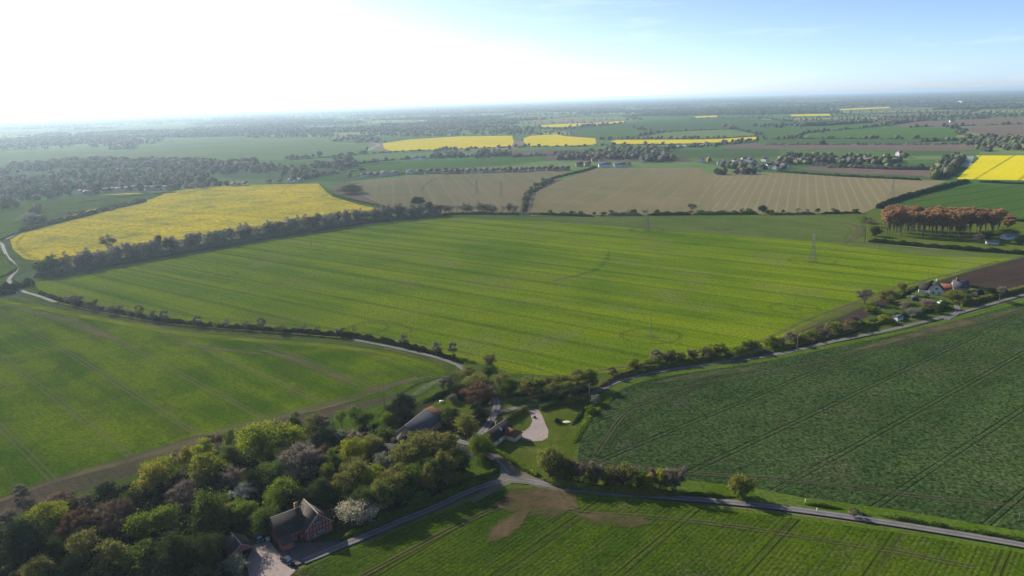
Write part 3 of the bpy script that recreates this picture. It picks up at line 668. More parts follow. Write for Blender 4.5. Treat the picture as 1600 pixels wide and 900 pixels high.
SHAPES={ # name: list of geo args
 'broad':[dict(h=10,rad=4.6,base=.12,ncl=24,sub=11,lv=34,leaf=.29,seed=s) for s in (1,2,3)],
 'open':[dict(h=10,rad=4.2,base=.25,ncl=15,sub=8,lv=15,leaf=.32,bare=10,seed=s,stems=3,shape='vase') for s in (4,5,6)],
 'dense':[dict(h=10,rad=4.8,base=.04,ncl=28,sub=12,lv=34,leaf=.31,seed=s) for s in (7,8)],
 'tall':[dict(h=12,rad=3.2,base=.10,ncl=17,sub=9,lv=24,leaf=.33,seed=s,shape='tall') for s in (9,10)],
 'cone':[dict(h=10,rad=3.6,base=.05,ncl=18,sub=9,lv=26,leaf=.34,seed=s,shape='cone') for s in (11,)],
 'bare':[dict(h=10,rad=4.4,base=.18,ncl=20,sub=9,lv=2,leaf=.22,bare=26,seed=s,stems=2) for s in (12,13,14)],
 'baretall':[dict(h=12,rad=3.4,base=.15,ncl=18,sub=8,lv=2,leaf=.22,bare=26,seed=s,shape='tall') for s in (15,16)],
 'bush':[dict(h=5,rad=2.9,base=-.05,ncl=16,sub=8,lv=22,leaf=.30,seed=s,stems=3,trunk=.1) for s in (17,18,19)],
 'barebush':[dict(h=5,rad=2.8,base=.0,ncl=14,sub=8,lv=4,leaf=.22,bare=20,seed=s,stems=4,trunk=.09) for s in (20,21)],
 'poplar':[dict(h=24,rad=3.6,base=.40,ncl=36,sub=9,lv=22,leaf=.5,bare=10,seed=s,shape='fill',trunk=.24) for s in (22,23,24)],
 'midtree':[dict(h=10,rad=4.4,base=.05,ncl=12,sub=5,lv=11,leaf=.85,seed=s) for s in (25,26,27)],
 'midbare':[dict(h=10,rad=4.0,base=.06,ncl=12,sub=5,lv=6,leaf=.6,bare=9,seed=s,stems=2) for s in (28,29)],
 'belt':[dict(h=12,rad=3.8,base=.0,ncl=22,sub=7,lv=10,leaf=.42,bare=12,seed=s,shape='fill',stems=3,trunk=.14) for s in (33,34,35)],
 'pine':[dict(h=10,rad=4.0,base=.45,ncl=12,sub=8,lv=26,leaf=.35,seed=s,trunk=.25) for s in (30,)],
 'thin':[dict(h=7,rad=1.7,base=.15,ncl=10,sub=6,lv=12,leaf=.26,bare=8,seed=s,trunk=.1) for s in (31,32)],
}
GEO={};TM={}
def tree_meshes(shape,var,lm):
    L=SHAPES[shape]; var%=len(L)
    if (shape,var) not in GEO: GEO[shape,var]=tree_geo(**L[var])
    key=(shape,var,lm)
    if key not in TM:
        wd,V,Q,T=GEO[shape,var]
        bk=(shape,var,'w')
        if bk not in TM: TM[bk]=wd.mesh('trunk',BARKP if shape=='xx' else BARK,smooth=True)
        TM[key]=(TM[bk],mesh_np('crown',V,Q+T,LM[lm]))
    return TM[key],L[var]
tcount=[0]
def place_tree(x,y,h,w,shape,lm,label,group=None,name='tree',cat='tree',var=None):
    var=rnd.randrange(9) if var is None else var
    (tm,cm),L=tree_meshes(shape,var,lm)
    o=empty(name,(x,y,0),rnd.uniform(0,6.28),(w/(2*L['rad']*1.12),w/(2*L['rad']*1.12),h/L['h']/1.03))
    tag(o,label,cat,group); link('trunk',tm,o); link('crown',cm,o); tcount[0]+=1
    return o
def T(px,ytop,wpx,h,shape,lm,label,group=None,name='tree',cat='tree',var=None):
    x,y=g(px,ytop,h*.96); return place_tree(x,y,h,wpx*depth(x,y,h*.6)/FPX,shape,lm,label,group,name,cat,var)
GW='trees of the wood around the red house'
wood=[
 (32,818,60,13,'dense','dark','big very dark evergreen filling the bottom left corner of the wood'),
 (72,789,54,10,'broad','lime','round yellow green tree just behind the big dark evergreen in the bottom left corner'),
 (121,803,56,11,'bare','copper','coppery red brown tree right of the round yellow green tree'),
 (58,873,50,8,'dense','olive','olive green bushy tree at the very bottom left edge of the picture'),
 (6,800,34,7,'bare','bare','thin brown tree at the left edge above the dark evergreen'),
 (82,841,36,9,'broad','darkgreen','deep green tree between the dark evergreen and the coppery tree'),
 (162,756,40,8,'open','dark','dark gnarled half dead tree at the field edge of the wood'),
 (131,775,22,6,'bare','bare','small dark leafless tree left of the gnarled half dead tree'),
 (178,787,60,12,'bare','barered','brown tree with thin new leaf right of the coppery tree'),
 (217,795,46,14,'tall','fresh','tall pale green tree under the golden green pair'),
 (126,833,58,12,'open','olive','dark olive tree below the coppery tree'),
 (168,845,52,11,'tall','olive','tall olive tree near the bottom edge left of the garage wood'),
 (110,872,40,9,'dense','dark','low dark holly at the bottom edge right of the olive bushy tree'),
 (231,730,52,12,'open','gold','golden bronze tree in leaf at the left end of the bright group'),
 (246,716,50,12,'broad','lime','bright lime tree directly behind the golden bronze tree'),
 (271,706,22,11,'thin','olive','slender olive tree between the bright lime tree and the bronze one'),
 (287,699,26,12,'open','gold','slender bronze tree with a bare lower trunk against the soil strip'),
 (313,688,34,10,'broad','lime','small lime crown at the field edge above the big lime tree'),
 (325,711,56,12,'open','lime','large lime green tree showing its branches in the middle of the wood'),
 (336,675,36,7,'barebush','barered','leafless brown thicket against the bare soil strip'),
 (358,672,26,10,'open','fresh','pale green slim tree left of the tallest lime tree'),
 (404,664,72,14,'broad','lime','largest and brightest lime green tree in the wood'),
 (356,697,32,10,'broad','green','mid green crown in front of the slim pale tree'),
 (281,752,52,15,'baretall','bare','tall grey leafless tree in the left middle of the wood'),
 (321,772,60,14,'dense','green','wide dark green tree right of the tall grey leafless tree'),
 (257,782,46,14,'tall','fresh','fresh green tall tree left of the tall grey leafless tree'),
 (378,756,48,7,'bare','white','white blossoming tree in the wood left of the red house'),
 (381,779,40,9,'broad','fresh','fresh green rounded tree below the white blossom'),
 (355,788,36,8,'broad','olive','olive green rounded tree left of the fresh green one under the blossom'),
 (366,733,50,9,'bare','bare','tangled leafless tree under the big lime crown'),
 (308,735,32,9,'open','olive','olive bronze small tree below the large lime green tree'),
 (194,772,46,7,'bush','darkgreen','dark scrub at the foot of the golden bronze tree'),
 (459,644,32,13,'cone','green','tall dark pointed tree at the field edge of the wood'),
 (449,668,52,12,'broad','lime','yellow green tree right of the tallest lime tree'),
 (487,650,36,11,'open','olive','olive tree right of the tall pointed tree'),
 (503,649,24,11,'baretall','bare','pale leafless tree at the field edge right of the olive tree'),
 (507,673,38,8,'dense','dark','dark holly below the pale leafless tree'),
 (472,702,78,12,'bare','bare','widest grey brown leafless crown in the centre of the wood'),
 (506,699,28,10,'bare','barered','reddish leafless crown right of the widest grey one'),
 (552,686,46,11,'broad','lime','bright yellow green rounded tree in the upper middle of the wood'),
 (521,698,26,12,'tall','fresh','narrow green tree left of the bright yellow green rounded one'),
 (510,725,24,8,'broad','lime','small lime crown low between the grey and the olive trees'),
 (580,731,40,9,'broad','lime','bright weeping lime tree above the cream blossoming tree'),
 (435,746,48,12,'broad','fresh','fresh green oval tree directly behind the red house'),
 (552,719,60,11,'open','olive','wide olive tree in front of the bright rounded one'),
 (531,642,24,8,'open','fresh','left of three light trees on the field edge beyond the wood'),
 (552,637,30,8,'open','fresh','middle of three light trees on the field edge beyond the wood'),
 (569,640,28,8,'broad','green','right of three trees on the field edge beyond the wood, the darkest'),
 (531,672,26,6,'bush','palegrey','grey green willow bush behind the bright rounded tree'),
 (553,672,24,6,'bush','pink','pale pinkish flowering bush behind the bright rounded tree'),
 (577,682,36,9,'broad','olive','olive tree left of the barn with the dark brown roof'),
 (561,782,60,8,'broad','cream','cream and white blossoming tree beside the red house and the lane'),
 (470,766,44,9,'dense','darkgreen','dark green tree behind the chimney of the red house'),
 (500,752,50,10,'dense','darkgreen','shaded deep green tree in the hollow behind the red house'),
 (540,742,46,10,'open','olive','thin olive tree left of the weeping lime tree'),
 (598,710,38,9,'open','palegrey','grey olive tree below the dark brown roof'),
 (617,726,46,10,'open','olive','brownish olive tree left of the great olive tree'),
 (574,762,42,7,'dense','darkgreen','dark low tree behind the cream blossoming tree'),
 (605,644,24,8,'broad','fresh','light green weeping tree left of the dark hollies by the barn'),
 (627,617,44,11,'dense','dark','upper one of two near black evergreens by the slate barn'),
 (627,638,40,10,'dense','dark','lower one of two near black evergreens by the slate barn'),
 (697,588,26,8,'bare','bare','bare brown tree at the tip of the left green field'),
 (720,600,36,6,'dense','darkgreen','dark bushy tree by the garden hedge near the lane'),
 (741,583,42,9,'broad','olive','olive yellow tree by the bend of the lane'),
 (764,553,28,11,'open','olive','tall pale tree farthest back at the lane bend'),
 (762,570,26,8,'broad','green','grey green tree in front of the tall pale one at the lane bend'),
 (729,574,30,6,'broad','olive','low olive tree where the lane enters the trees'),
 (748,604,54,10,'bare','copper','red brown leafless tree over the lane north of the cottage'),
 (783,583,28,10,'broad','olive','olive tree right of the lane bend'),
 (792,592,32,9,'dense','green','dense green tree right of the lane bend'),
 (706,616,16,4,'bush','palegrey','small grey green bush on the lawn behind the slate barn'),
 (703,637,34,9,'tall','darkgreen','dark blue green column of a tree right of the slate barn'),
 (729,653,46,9,'open','olive','thin leaved brownish tree between the barn and the lane'),
 (748,637,24,6,'dense','dark','dark shrubby tree beside the lane north of the cottage'),
 (750,681,40,9,'dense','fresh','solid round bright green tree at the lane left of the cottage'),
 (662,676,72,13,'open','olive','great olive tree hiding the front of the slate barn'),
 (638,692,56,12,'broad','olive','left shoulder tree of the great olive clump'),
 (701,682,46,12,'open','olive','right shoulder tree of the great olive clump'),
 (722,702,44,10,'open','palegrey','grey leaved tree at the right end of the great olive clump'),
 (673,716,58,9,'broad','green','darker green tree below the great olive tree'),
 (700,735,44,7,'open','olive','low olive tree above the lane bank'),
 (608,773,40,5,'barebush','barered','reddish brown bush above the lane right of the cream blossom'),
 (648,768,42,5,'bush','green','green bush above the lane under the great olive clump'),
 (624,750,40,7,'broad','darkgreen','shaded tree behind the reddish brown bush'),
 (30,760,30,5,'barebush','bare','pale scrub at the field track on the left edge'),
 (90,773,52,6,'barebush','barered','wide reddish leafless scrub beside the field track'),
 (146,800,30,8,'bare','bare','thin dark tree between the reddish scrub and the brown tree'),
 (215,850,60,11,'tall','green','deep green tree at the bottom left of the garage'),
 (270,838,60,12,'dense','darkgreen','broad dark tree left of the garage'),
 (320,838,52,10,'broad','darkgreen','dark green tree touching the left side of the garage'),
 (365,872,40,5,'bush','palegrey','grey and green shrub in front of the garage'),
 (245,880,60,8,'dense','dark','black green thicket at the bottom edge below the wood'),
 (310,888,50,7,'dense','dark','black green thicket at the bottom edge beside the drive'),
 (150,890,60,8,'dense','dark','black green thicket at the bottom edge right of the olive bushes'),
 (412,795,40,9,'broad','green','green tree between the garage and the red house'),
 (395,735,36,10,'broad','darkgreen','dark crown between the blossom and the oval green tree'),
 (428,720,44,10,'broad','green','shaded green crown under the largest lime tree'),
 (520,790,40,4,'bush','olive','olive shrub between the red house and the blossoming tree'),
 (600,800,30,3,'bush','green','low green shrub right of the blossoming tree'),
 (595,668,30,6,'bush','green','green shrub in the farmyard left of the barn'),
 (600,740,34,8,'open','olive','thin tree right of the weeping lime tree'),
]
for t in wood:
    px,yt,w,h,sh,lm,lab=t; w*=1.15
    bush = sh in('bush','barebush')
    T(px,yt,w,h,sh,lm,lab,GW if not bush else 'shrubs around the red house and the farm',name='shrub' if bush else 'tree',cat='shrub' if bush else 'tree')
near=[
 (825,598,42,8,'open','olive','first olive tree west in the row behind the cottage garden'),
 (843,600,35,7,'broad','green','green tree second in the row behind the cottage garden'),
 (861,598,37,8,'open','olive','olive tree in the middle of the row behind the cottage garden'),
 (879,600,35,8,'dense','green','dense green tree fourth in the row behind the cottage garden'),
 (891,590,42,8,'broad','olive','yellowish tree left of the round one in the row behind the cottage garden'),
 (922,577,30,9,'dense','fresh','round green tree at the right end of the row behind the cottage garden'),
 (905,590,32,7,'broad','olive','shorter olive tree just left of the round green tree'),
 (891,616,24,5,'bush','olive','olive bush inside the curved hedge of the cottage garden'),
 (931,617,18,4.5,'bush','palegrey','round grey bush beside the wooden power pole'),
 (923,634,20,3.5,'bush','fresh','bright green bush at the top corner of the lawn'),
 (957,575,16,5,'barebush','barered','small brown leafless bush on the road verge'),
 (872,654,14,2.2,'bush','dark','dark little shrub on the lawn next to the white oval'),
 (835,650,6,1.2,'bush','dark','tiny dark shrub at the gate of the gravel drive'),
 (1000,568,26,4.5,'bush','olive','olive bush nearest the cottage in the upper road hedge'),
 (1025,548,27,6.5,'barebush','bare','twiggy brown bush in the upper road hedge'),
 (1047,546,26,6.5,'bush','fresh','bright green bush next to the twiggy brown one'),
 (1082,545,23,6,'barebush','barered','reddish twiggy bush alone in the upper road hedge'),
 (1120,536,38,7,'bush','lime','largest yellow green bush in the upper road hedge'),
 (1145,549,20,4,'bush','olive','low bush right of the largest yellow green one'),
 (1172,531,25,6.5,'bush','green','dark green bush in the upper road hedge'),
 (1207,528,21,5,'bush','lime','yellow green bush at the start of the ploughed strip'),
 (1242,523,19,5,'bush','gold','golden bush beside the ploughed strip'),
 (1312,511,19,4,'bush','olive','small olive bush halfway along the ploughed strip'),
 (1352,453,36,9,'open','bare','pale thin tree left of the white farmhouse garden'),
 (1388,453,34,8,'dense','olive','broad olive tree left of the white farmhouse'),
 (1412,439,19,9,'tall','olive','narrow round topped tree behind the broad olive one'),
 (1362,476,30,5,'bush','fresh','yellow green bush at the left tip of the farmhouse garden'),
 (1381,491,28,5,'bush','lime','lime bush on the road at the left tip of the farmhouse garden'),
 (1352,500,26,4,'bush','lime','low lime bush on the road left of the farmhouse garden'),
 (1414,472,21,7,'open','pink','bronze tree in the middle of the farmhouse garden'),
 (1431,480,29,6,'bush','palegrey','grey blossoming bush in the farmhouse garden'),
 (1452,466,28,5,'bush','pink','pinkish blossoming bush in front of the white farmhouse'),
 (1491,452,37,8,'broad','olive','olive tree hiding the right end of the white farmhouse'),
 (1478,470,20,5,'bush','darkgreen','dark bush at the farm gate'),
 (1466,480,18,4,'bush','darkgreen','dark clipped bush beside the farm gate'),
 (1551,450,29,8,'pine','dark','dark spreading pine beside the upper road'),
 (1568,446,17,6,'bush','palegrey','pale bush right of the dark pine'),
 (1457,438,10,4,'bush','dark','small dark bush behind the white farmhouse'),
 (1448,458,9,3,'bush','green','small green bush at the corner of the white farmhouse'),
 (1520,460,20,4,'bush','darkgreen','dark bush between the farmhouse and the pine'),
 (857,701,52,11.7,'open','olive','tallest tree of the thicket on the lower road'),
 (882,712,36,9.7,'open','olive','olive tree second in the thicket on the lower road'),
 (905,720,34,8.3,'barebush','bare','grey twiggy bush in the thicket on the lower road'),
 (928,724,32,8.3,'barebush','bare','brown twiggy bush in the thicket on the lower road'),
 (950,726,32,8.3,'bush','olive','olive bush in the middle of the lower road hedge'),
 (974,728,29,8.3,'barebush','barered','bronze twiggy bush in the lower road hedge'),
 (998,733,27,7.6,'bush','green','green bush in the lower road hedge'),
 (1014,740,20,6.9,'bush','gold','small golden bush in the lower road hedge'),
 (1033,731,25,8.3,'bush','lime','lime green bush next to the wide twiggy one'),
 (1056,727,46,9.7,'barebush','bare','wide twiggy bush at the end of the thick lower road hedge'),
 (1161,739,46,8.8,'bush','olive','lone bronze and olive tree standing on the lower road verge'),
 (1335,795,20,3,'barebush','bare','lone grey bush on the lower road verge'),
 (9,312,27,12,'broad','darkgreen','round oak standing alone in the meadow on the left edge'),
 (45,334,36,11,'dense','palegrey','grey green tree above the bend of the white road'),
 (168,369,30,14,'bare','bare','tallest leafless tree of the belt below the yellow field'),
 (652,308,26,10,'dense','dark','dark round tree where the beige field meets the belt'),
 (1192,321,15,8,'dense','dark','dark round tree in the hedge above the central field'),
 (1082,318,20,9,'bare','bare','bare round tree in the hedge above the central field'),
 (548,289,42,12,'dense','darkgreen','large dark tree at the right tip of the yellow field'),
]
for t in near:
    px,yt,w,h,sh,lm,lab=t
    bush = sh in('bush','barebush')
    T(px,yt,w,h,sh,lm,lab,name='shrub' if bush else 'tree',cat='shrub' if bush else 'tree')
def along(pix,n,jit=0.0,seed=0):
    r=np.random.default_rng(seed); C=cr(ga(pix),3.0); L=np.r_[0,np.cumsum(np.linalg.norm(np.diff(C,axis=0),axis=1))]
    s=(np.arange(n)+.5+r.uniform(-.35,.35,n))/n*L[-1]
    X=np.interp(s,L,C[:,0]);Y=np.interp(s,L,C[:,1]); return np.c_[X,Y]+r.uniform(-jit,jit,(n,2))
# trees in the lane hedge
lane=[(117,461,20,6),(142,467,18,6),(171,477,14,5),(185,476,10,4.5),(200,483,10,4),(216,478,14,6),(237,487,14,5),(255,486,12,5.5),(307,495,12,5),(335,502,8,4),(352,496,10,5.5),(382,501,10,5),(407,498,14,5.5),(437,507,18,4.5),(474,505,10,5),(495,510,10,4),(530,511,14,4.5),(552,506,9,5.5),(630,523,13,5.5),(682,535,14,5.5),(707,536,12,6)]
for i,(a,b,w,h) in enumerate(lane):
    T(a,b,w*1.35,h*1.25,'thin' if w<12 else 'barebush',['bare','olive','belt','bare'][i%4],'small thin tree rising from the dark hedge along the lane','trees in the lane hedge')
for i,(x,y) in enumerate(along([(560,822),(620,796),(680,770),(735,748)],14,1.5,21)):
    place_tree(x-1.8,y+2.4,rnd.uniform(9.5,12),rnd.uniform(7.5,9.5),['broad','open','dense'][i%3],['darkgreen','green','olive'][i%3],'shaded tree in the rank between the wood and the lane','rank of trees above the lane')
for i,(x,y) in enumerate(along([(850,748),(920,760),(990,765),(1064,770)],14,1.0,41)):
    place_tree(x,y+1,rnd.uniform(6,8.5),rnd.uniform(6,8.5),['bush','barebush','bush','barebush'][i%4],['olive','bare','green','barered'][i%4],'tall bush in the thick rough hedge of the lower road','tall bushes of the lower road thicket','shrub','shrub')
for i,(x,y) in enumerate(along([(818,624),(870,618),(915,607)],9,1.5,43)):
    place_tree(x,y+2,rnd.uniform(7,9.5),rnd.uniform(7,9),['open','bush','broad'][i%3],['olive','fresh','olive'][i%3],'tree filling the row behind the cottage garden','row behind the cottage garden')
for i,(x,y) in enumerate(along([(975,583),(1060,569),(1150,557),(1250,536),(1340,514)],30,1.2,31)):
    place_tree(x,y+2,rnd.uniform(4,6.8),rnd.uniform(5,8),['bush','barebush','bush'][i%3],['olive','lime','fresh','olive','bare'][i%5],'bush filling the hedge of the upper road','small bushes of the upper road hedge','shrub','shrub')
# belt between the rape field and the central field
belt=[(52,434),(100,427),(150,417),(240,400),(330,385),(430,368),(520,354),(600,343),(690,337)]
kinds=[('belt','beltbare'),('bare','barered'),('belt','belt'),('belt','beltbare'),('belt','palegrey'),('belt','pink'),('midtree','belt'),('belt','belt'),('midbare','beltbare')]
for i,(x,y) in enumerate(along(belt,118,4,1)):
    sh,lm=kinds[rnd.choice([0,0,1,2,3,4,4,5,6,7,7,7,8,8])]
    if i<4: sh,lm='midtree','green'
    h=rnd.uniform(12,17); place_tree(x,y+3,h,rnd.uniform(9,13),sh,lm,'grey leafless or newly leafing tree in the belt below the yellow field','trees of the belt below the yellow field')
for i,(x,y) in enumerate(along([(680,334),(740,332),(812,333)],20,4,2)):
    sh,lm=kinds[rnd.choice([0,2,4,6,7,8])]
    place_tree(x,y,rnd.uniform(9,13),rnd.uniform(8,11),sh,lm,'brownish tree in the row between the beige field and the central field','trees between beige and central field')
for i,(x,y) in enumerate(along([(838,337),(1340,333)],30,2,3)):
    sh,lm=[('bush','darkgreen'),('barebush','bare'),('bush','green'),('midtree','darkgreen'),('midbare','bare')][rnd.randrange(5)]
    place_tree(x,y,rnd.uniform(3.5,6.5),rnd.uniform(5,9),sh,lm,'low scrubby bush in the hedge above the central field','bushes in the hedge above the central field','shrub','shrub')
for i,(x,y) in enumerate(along([(820,328),(822,312),(832,296),(850,285)],9,2,4)):
    place_tree(x,y,rnd.uniform(6,11),rnd.uniform(7,10),'midtree',['green','darkgreen','olive'][i%3],'tree in the short row between the two beige fields','trees between the two beige fields')
# poplar plantation
for r_,(a,b,n) in enumerate([((1380,367),(1500,373),21),((1381,362),(1555,370),27),((1386,357),(1560,365),22)]):
    for (x,y) in along([a,b],n,1.0,10+r_):
        place_tree(x,y,rnd.uniform(21,24),rnd.uniform(8.5,10.5),'poplar','orange','tall orange budded poplar with a thin bare trunk','plantation of orange poplars','poplar_tree','poplar')
place_tree(*g(1574,368),19,10,'poplar','orange','single orange poplar at the right end, apart from the plantation',None,'poplar_tree','poplar')
for (a,b,w,h,sh,lm,lab) in [(1503,352,26,9,'open','bare','pale thin tree in front of the right part of the poplars'),(1543,360,24,8,'broad','darkgreen','dark tree below the right end of the poplars'),(1575,356,40,8,'broad','lime','lime tree around the white roof right of the poplars'),(1600,368,24,8,'dense','dark','dark tree at the right edge near the poplars'),(1530,366,22,8,'open','bare','grey thin tree between the poplars and the white roof'),(1370,354,20,9,'dense','darkgreen','dark bushy tree at the left end of the poplars'),(1353,336,22,8,'midtree','olive','olive tree at the corner where the hedges meet left of the poplars'),(1362,343,20,7,'midbare','bare','grey tree just left of the poplars')]:
    T(a,b,w,h,sh,lm,lab)
print('individual trees',tcount[0])

# ------------------------------------------------------------------ hedges
def hedge(pix,h,w,lm,label,group=None,gaps=0.0,dens=1.0,name='hedge',clip=False):
    C=cr(ga(pix),4.0); dist=float(np.median(depth(C[:,0],C[:,1],0))); ls=max(.28,dist/700*.75)
    L=np.r_[0,np.cumsum(np.linalg.norm(np.diff(C,axis=0),axis=1))]; tot=L[-1]
    r=np.random.default_rng(int(abs(pix[0][0]*7+pix[0][1]*13+len(pix))))
    n=int(tot*(2*h+w)/(ls*ls)*1.7*dens); n=min(n,90000)
    s=r.uniform(0,tot,n); T_=np.gradient(C,axis=0); T_/=np.linalg.norm(T_,axis=1)[:,None]
    X=np.interp(s,L,C[:,0]);Y=np.interp(s,L,C[:,1]);TX=np.interp(s,L,T_[:,0]);TY=np.interp(s,L,T_[:,1])
    # height profile with lumps
    kn=max(4,int(tot/(2.5 if not clip else 12))); hp=r.uniform(.55 if not clip else .93,1.15 if not clip else 1.03,kn); hh=np.interp(s/tot*(kn-1),np.arange(kn),hp)*h
    wp=r.uniform(.7,1.2,kn) if not clip else np.ones(kn); ww=np.interp(s/tot*(kn-1),np.arange(kn),wp)*w
    if not clip: tp=np.clip(np.minimum(s,tot-s)/5.0,.05,1)**.5; hh=hh*tp; ww=ww*tp
    ph=r.uniform(0,math.pi,n)
    if clip:
        # box section
        per=r.uniform(0,2*1+w/h,n); a=np.where(per<1,-1.0,np.where(per<1+w/h,(per-1)/(w/h)*2-1,1.0)); zz=np.where(per<1,per,np.where(per<1+w/h,1.0,per-1-w/h))
        off=a*ww/2+r.normal(0,.06,n); z=zz*hh+r.normal(0,.05,n)
    else:
        k=1-np.abs(r.normal(0,.12,n)); off=np.cos(ph)*ww/2*k; z=np.sin(ph)**.75*hh*k
    P=np.c_[X-TY*off+r.normal(0,.08,n),Y+TX*off+r.normal(0,.08,n),np.maximum(z,.05)]
    V,F=leaves(P,ls,r)
    # solid inner body
    m=len(C); hpC=np.interp(L/tot*(kn-1),np.arange(kn),hp)*h*.86; wpC=np.interp(L/tot*(kn-1),np.arange(kn),wp)*w*.82
    if not clip: tp=np.clip(np.minimum(L,tot-L)/5.0,.05,1)**.5; hpC=hpC*tp; wpC=wpC*tp
    Nn=np.c_[-T_[:,1],T_[:,0]]; A=np.linspace(0,math.pi,6)
    B=np.zeros((m,6,3))
    for j,a in enumerate(A):
        if clip: oa=[-1,-1,-.5,.5,1,1][5-j]*.95; za=[0,.9,1,1,.9,0][j]
        else: oa=math.cos(a); za=math.sin(a)
        B[:,j,:2]=C+Nn*(oa*wpC/2)[:,None]; B[:,j,2]=za*hpC
    n0=len(V); idx=np.arange(m*6).reshape(m,6)+n0
    Q=np.stack([idx[:-1,:-1],idx[:-1,1:],idx[1:,1:],idx[1:,:-1]],-1).reshape(-1,4)
    caps=np.array([[idx[0,0],idx[0,1],idx[0,4],idx[0,5]],[idx[0,1],idx[0,2],idx[0,3],idx[0,4]],[idx[-1,0],idx[-1,5],idx[-1,4],idx[-1,1]],[idx[-1,1],idx[-1,4],idx[-1,3],idx[-1,2]]])
    me=mesh_np(name,np.vstack([V,B.reshape(-1,3)]),np.vstack([F,Q,caps]),LM[lm])
    o=link(name,me); tag(o,label,'hedge',group); return o
H=hedge
H(offset_px(LANEH[1:9],3.6),1.3,1.6,'olive','low rough grass bank on the near side of the lane')
H(LANEH,3.0,2.2,'darkgreen','long dark hedge on the far side of the lane below the central field')
H([(98,470),(125,477),(155,487)],4,4,'bare','thick twiggy stretch of hedge near the left end of the lane')
H([(0,452),(20,452),(40,448),(52,442)],6,6,'darkgreen','tall dark thicket where the white road meets the lane')
H([(-30,455),(0,462),(25,458)],4,4,'dark','dark scrub on the left edge in front of the road bend')
H([(-40,396),(0,398),(12,408),(22,424),(6,432),(-40,440)],2,2,'green','low hedge inside the bend of the white road')
H([(935,607),(960,593),(1000,582),(1050,573),(1100,565),(1150,560),(1205,551)],2.8,3,'olive','hedge on the far side of the upper road opposite the bean field')
H([(1205,551),(1250,539),(1300,527),(1350,513),(1400,500)],2.2,3,'olive','hedge between the ploughed strip and the upper road')
H([(1340,512),(1400,497),(1440,490),(1478,482)],3,4,'darkgreen','dark garden hedge of the white farmhouse on the upper road')
H([(1500,479),(1540,468),(1600,453),(1680,430)],2.6,2.5,'olive','trimmed hedge right of the farm gate',clip=True)
H([(1395,470),(1430,452),(1460,443)],2,2,'green','hedge behind the white farmhouse garden')
H([(1500,448),(1530,452),(1548,462)],2.2,2,'darkgreen','dark hedge at the right end of the farmhouse plot')
H([(769,703),(785,712),(800,722),(820,734),(840,745)],1.5,1.6,'fresh','clipped hedge between the cottage lawn and the lane junction',clip=True)
H([(788,662),(800,654),(812,647),(822,642)],2.4,1.6,'olive','clipped tall hedge curving from the cottage to the drive gate',clip=True)
H([(843,642),(865,635),(890,631),(915,629)],2.3,1.6,'green','clipped hedge behind the lawn from the drive gate to the pole',clip=True)
H([(915,636),(905,652),(893,668)],1.2,1.4,'darkgreen','low dark hedge on the right side of the lawn')
H([(958,621),(945,632),(925,650),(905,675),(895,697)],1.0,3.4,'fresh','bright overgrown bank between the lawn and the bean field')
H([(845,749),(870,758),(920,765),(980,770),(1060,775)],2.6,3,'olive','thick rough hedge on the lower road below the bean field')
H([(1060,773),(1100,775),(1150,779)],1.6,2,'green','low hedge left of the lone tree on the lower road')
H([(1256,789),(1290,793),(1322,798)],1.5,2,'green','short hedge on the lower road right of the lone tree')
H([(1336,803),(1360,808)],2.2,2.2,'bare','short grey hedge on the lower road')
H([(1370,806),(1420,815),(1500,828),(1600,846),(1700,864)],1.3,2,'green','low green hedge running to the right edge on the lower road')
H([(560,834),(620,807),(673,786),(730,761),(762,746),(776,736),(771,720)],2.2,3,'green','rough hedge on the wood side of the lane round to the junction')
H([(530,844),(560,832),(590,820)],1.6,2,'fresh','low green planting beside the lane under the cream blossom')
H([(660,632),(680,622),(700,612),(706,604)],2,2,'darkgreen','garden hedge behind the slate barn')
H([(592,652),(620,640),(650,640)],2.4,3,'darkgreen','dark hedge between the left field and the farmyard')
H([(800,618),(830,619),(870,616),(915,605)],3,4,'darkgreen','dark undergrowth beneath the row behind the cottage garden')
H([(735,640),(752,632),(760,618),(750,600),(735,588)],3,4,'darkgreen','dark undergrowth along the lane north of the cottage')
H(belt,5,9,'belt','dense undergrowth of the belt below the yellow field')
H([(690,337),(740,335),(812,336)],3.0,5,'darkgreen','undergrowth between the beige field and the central field')
for i,(a,b) in enumerate([((826,335),(928,339)),((936,338),(945,338)),((950,337),(1005,337)),((1011,337),(1080,336)),((1083,336),(1184,335)),((1202,336),(1275,335)),((1282,335),(1345,333))]):
    H([a,b],rnd.uniform(2.5,4),4,['darkgreen','green','bare'][i%3],'stretch of the gappy hedge along the top of the central field','hedge above the central field')
H([(818,332),(822,312),(832,296),(845,288),(862,280),(893,272)],3,3.5,'darkgreen','hedge between the two beige fields')
H([(893,272),(915,267),(932,261)],3.5,4,'dark','thicker dark end of the hedge between the beige fields')
H([(1371,326),(1400,314),(1450,300),(1512,284)],5,7,'dark','tall dark hedge between the beige field and the lush green one')
H([(1530,285),(1600,288),(1700,292)],3,4,'dark','dark hedge between the lush green field and the bright rape')
H([(1355,378),(1400,382),(1470,388),(1530,393),(1600,398),(1700,404)],4,4,'darkgreen','leafy hedge in front of the poplar plantation')
H([(1570,344),(1600,347),(1700,352)],3,4,'dark','dark hedge at the right end behind the poplars')
H([(1213,268),(1260,272),(1300,275),(1380,279),(1440,282)],3.5,5,'darkgreen','dark hedge in front of the small ploughed field')
H([(1460,281),(1478,272),(1492,262),(1503,250)],8,10,'darkgreen','tall thick hedge left of the bright rape field')
H([(1270,258),(1330,262),(1400,265),(1460,265)],6,10,'bare','tall grey brown tree line behind the small ploughed field')
H([(30,364),(75,352),(140,336),(180,325),(228,314)],5,8,'darkgreen','thick hedge along the upper left edge of the yellow field')
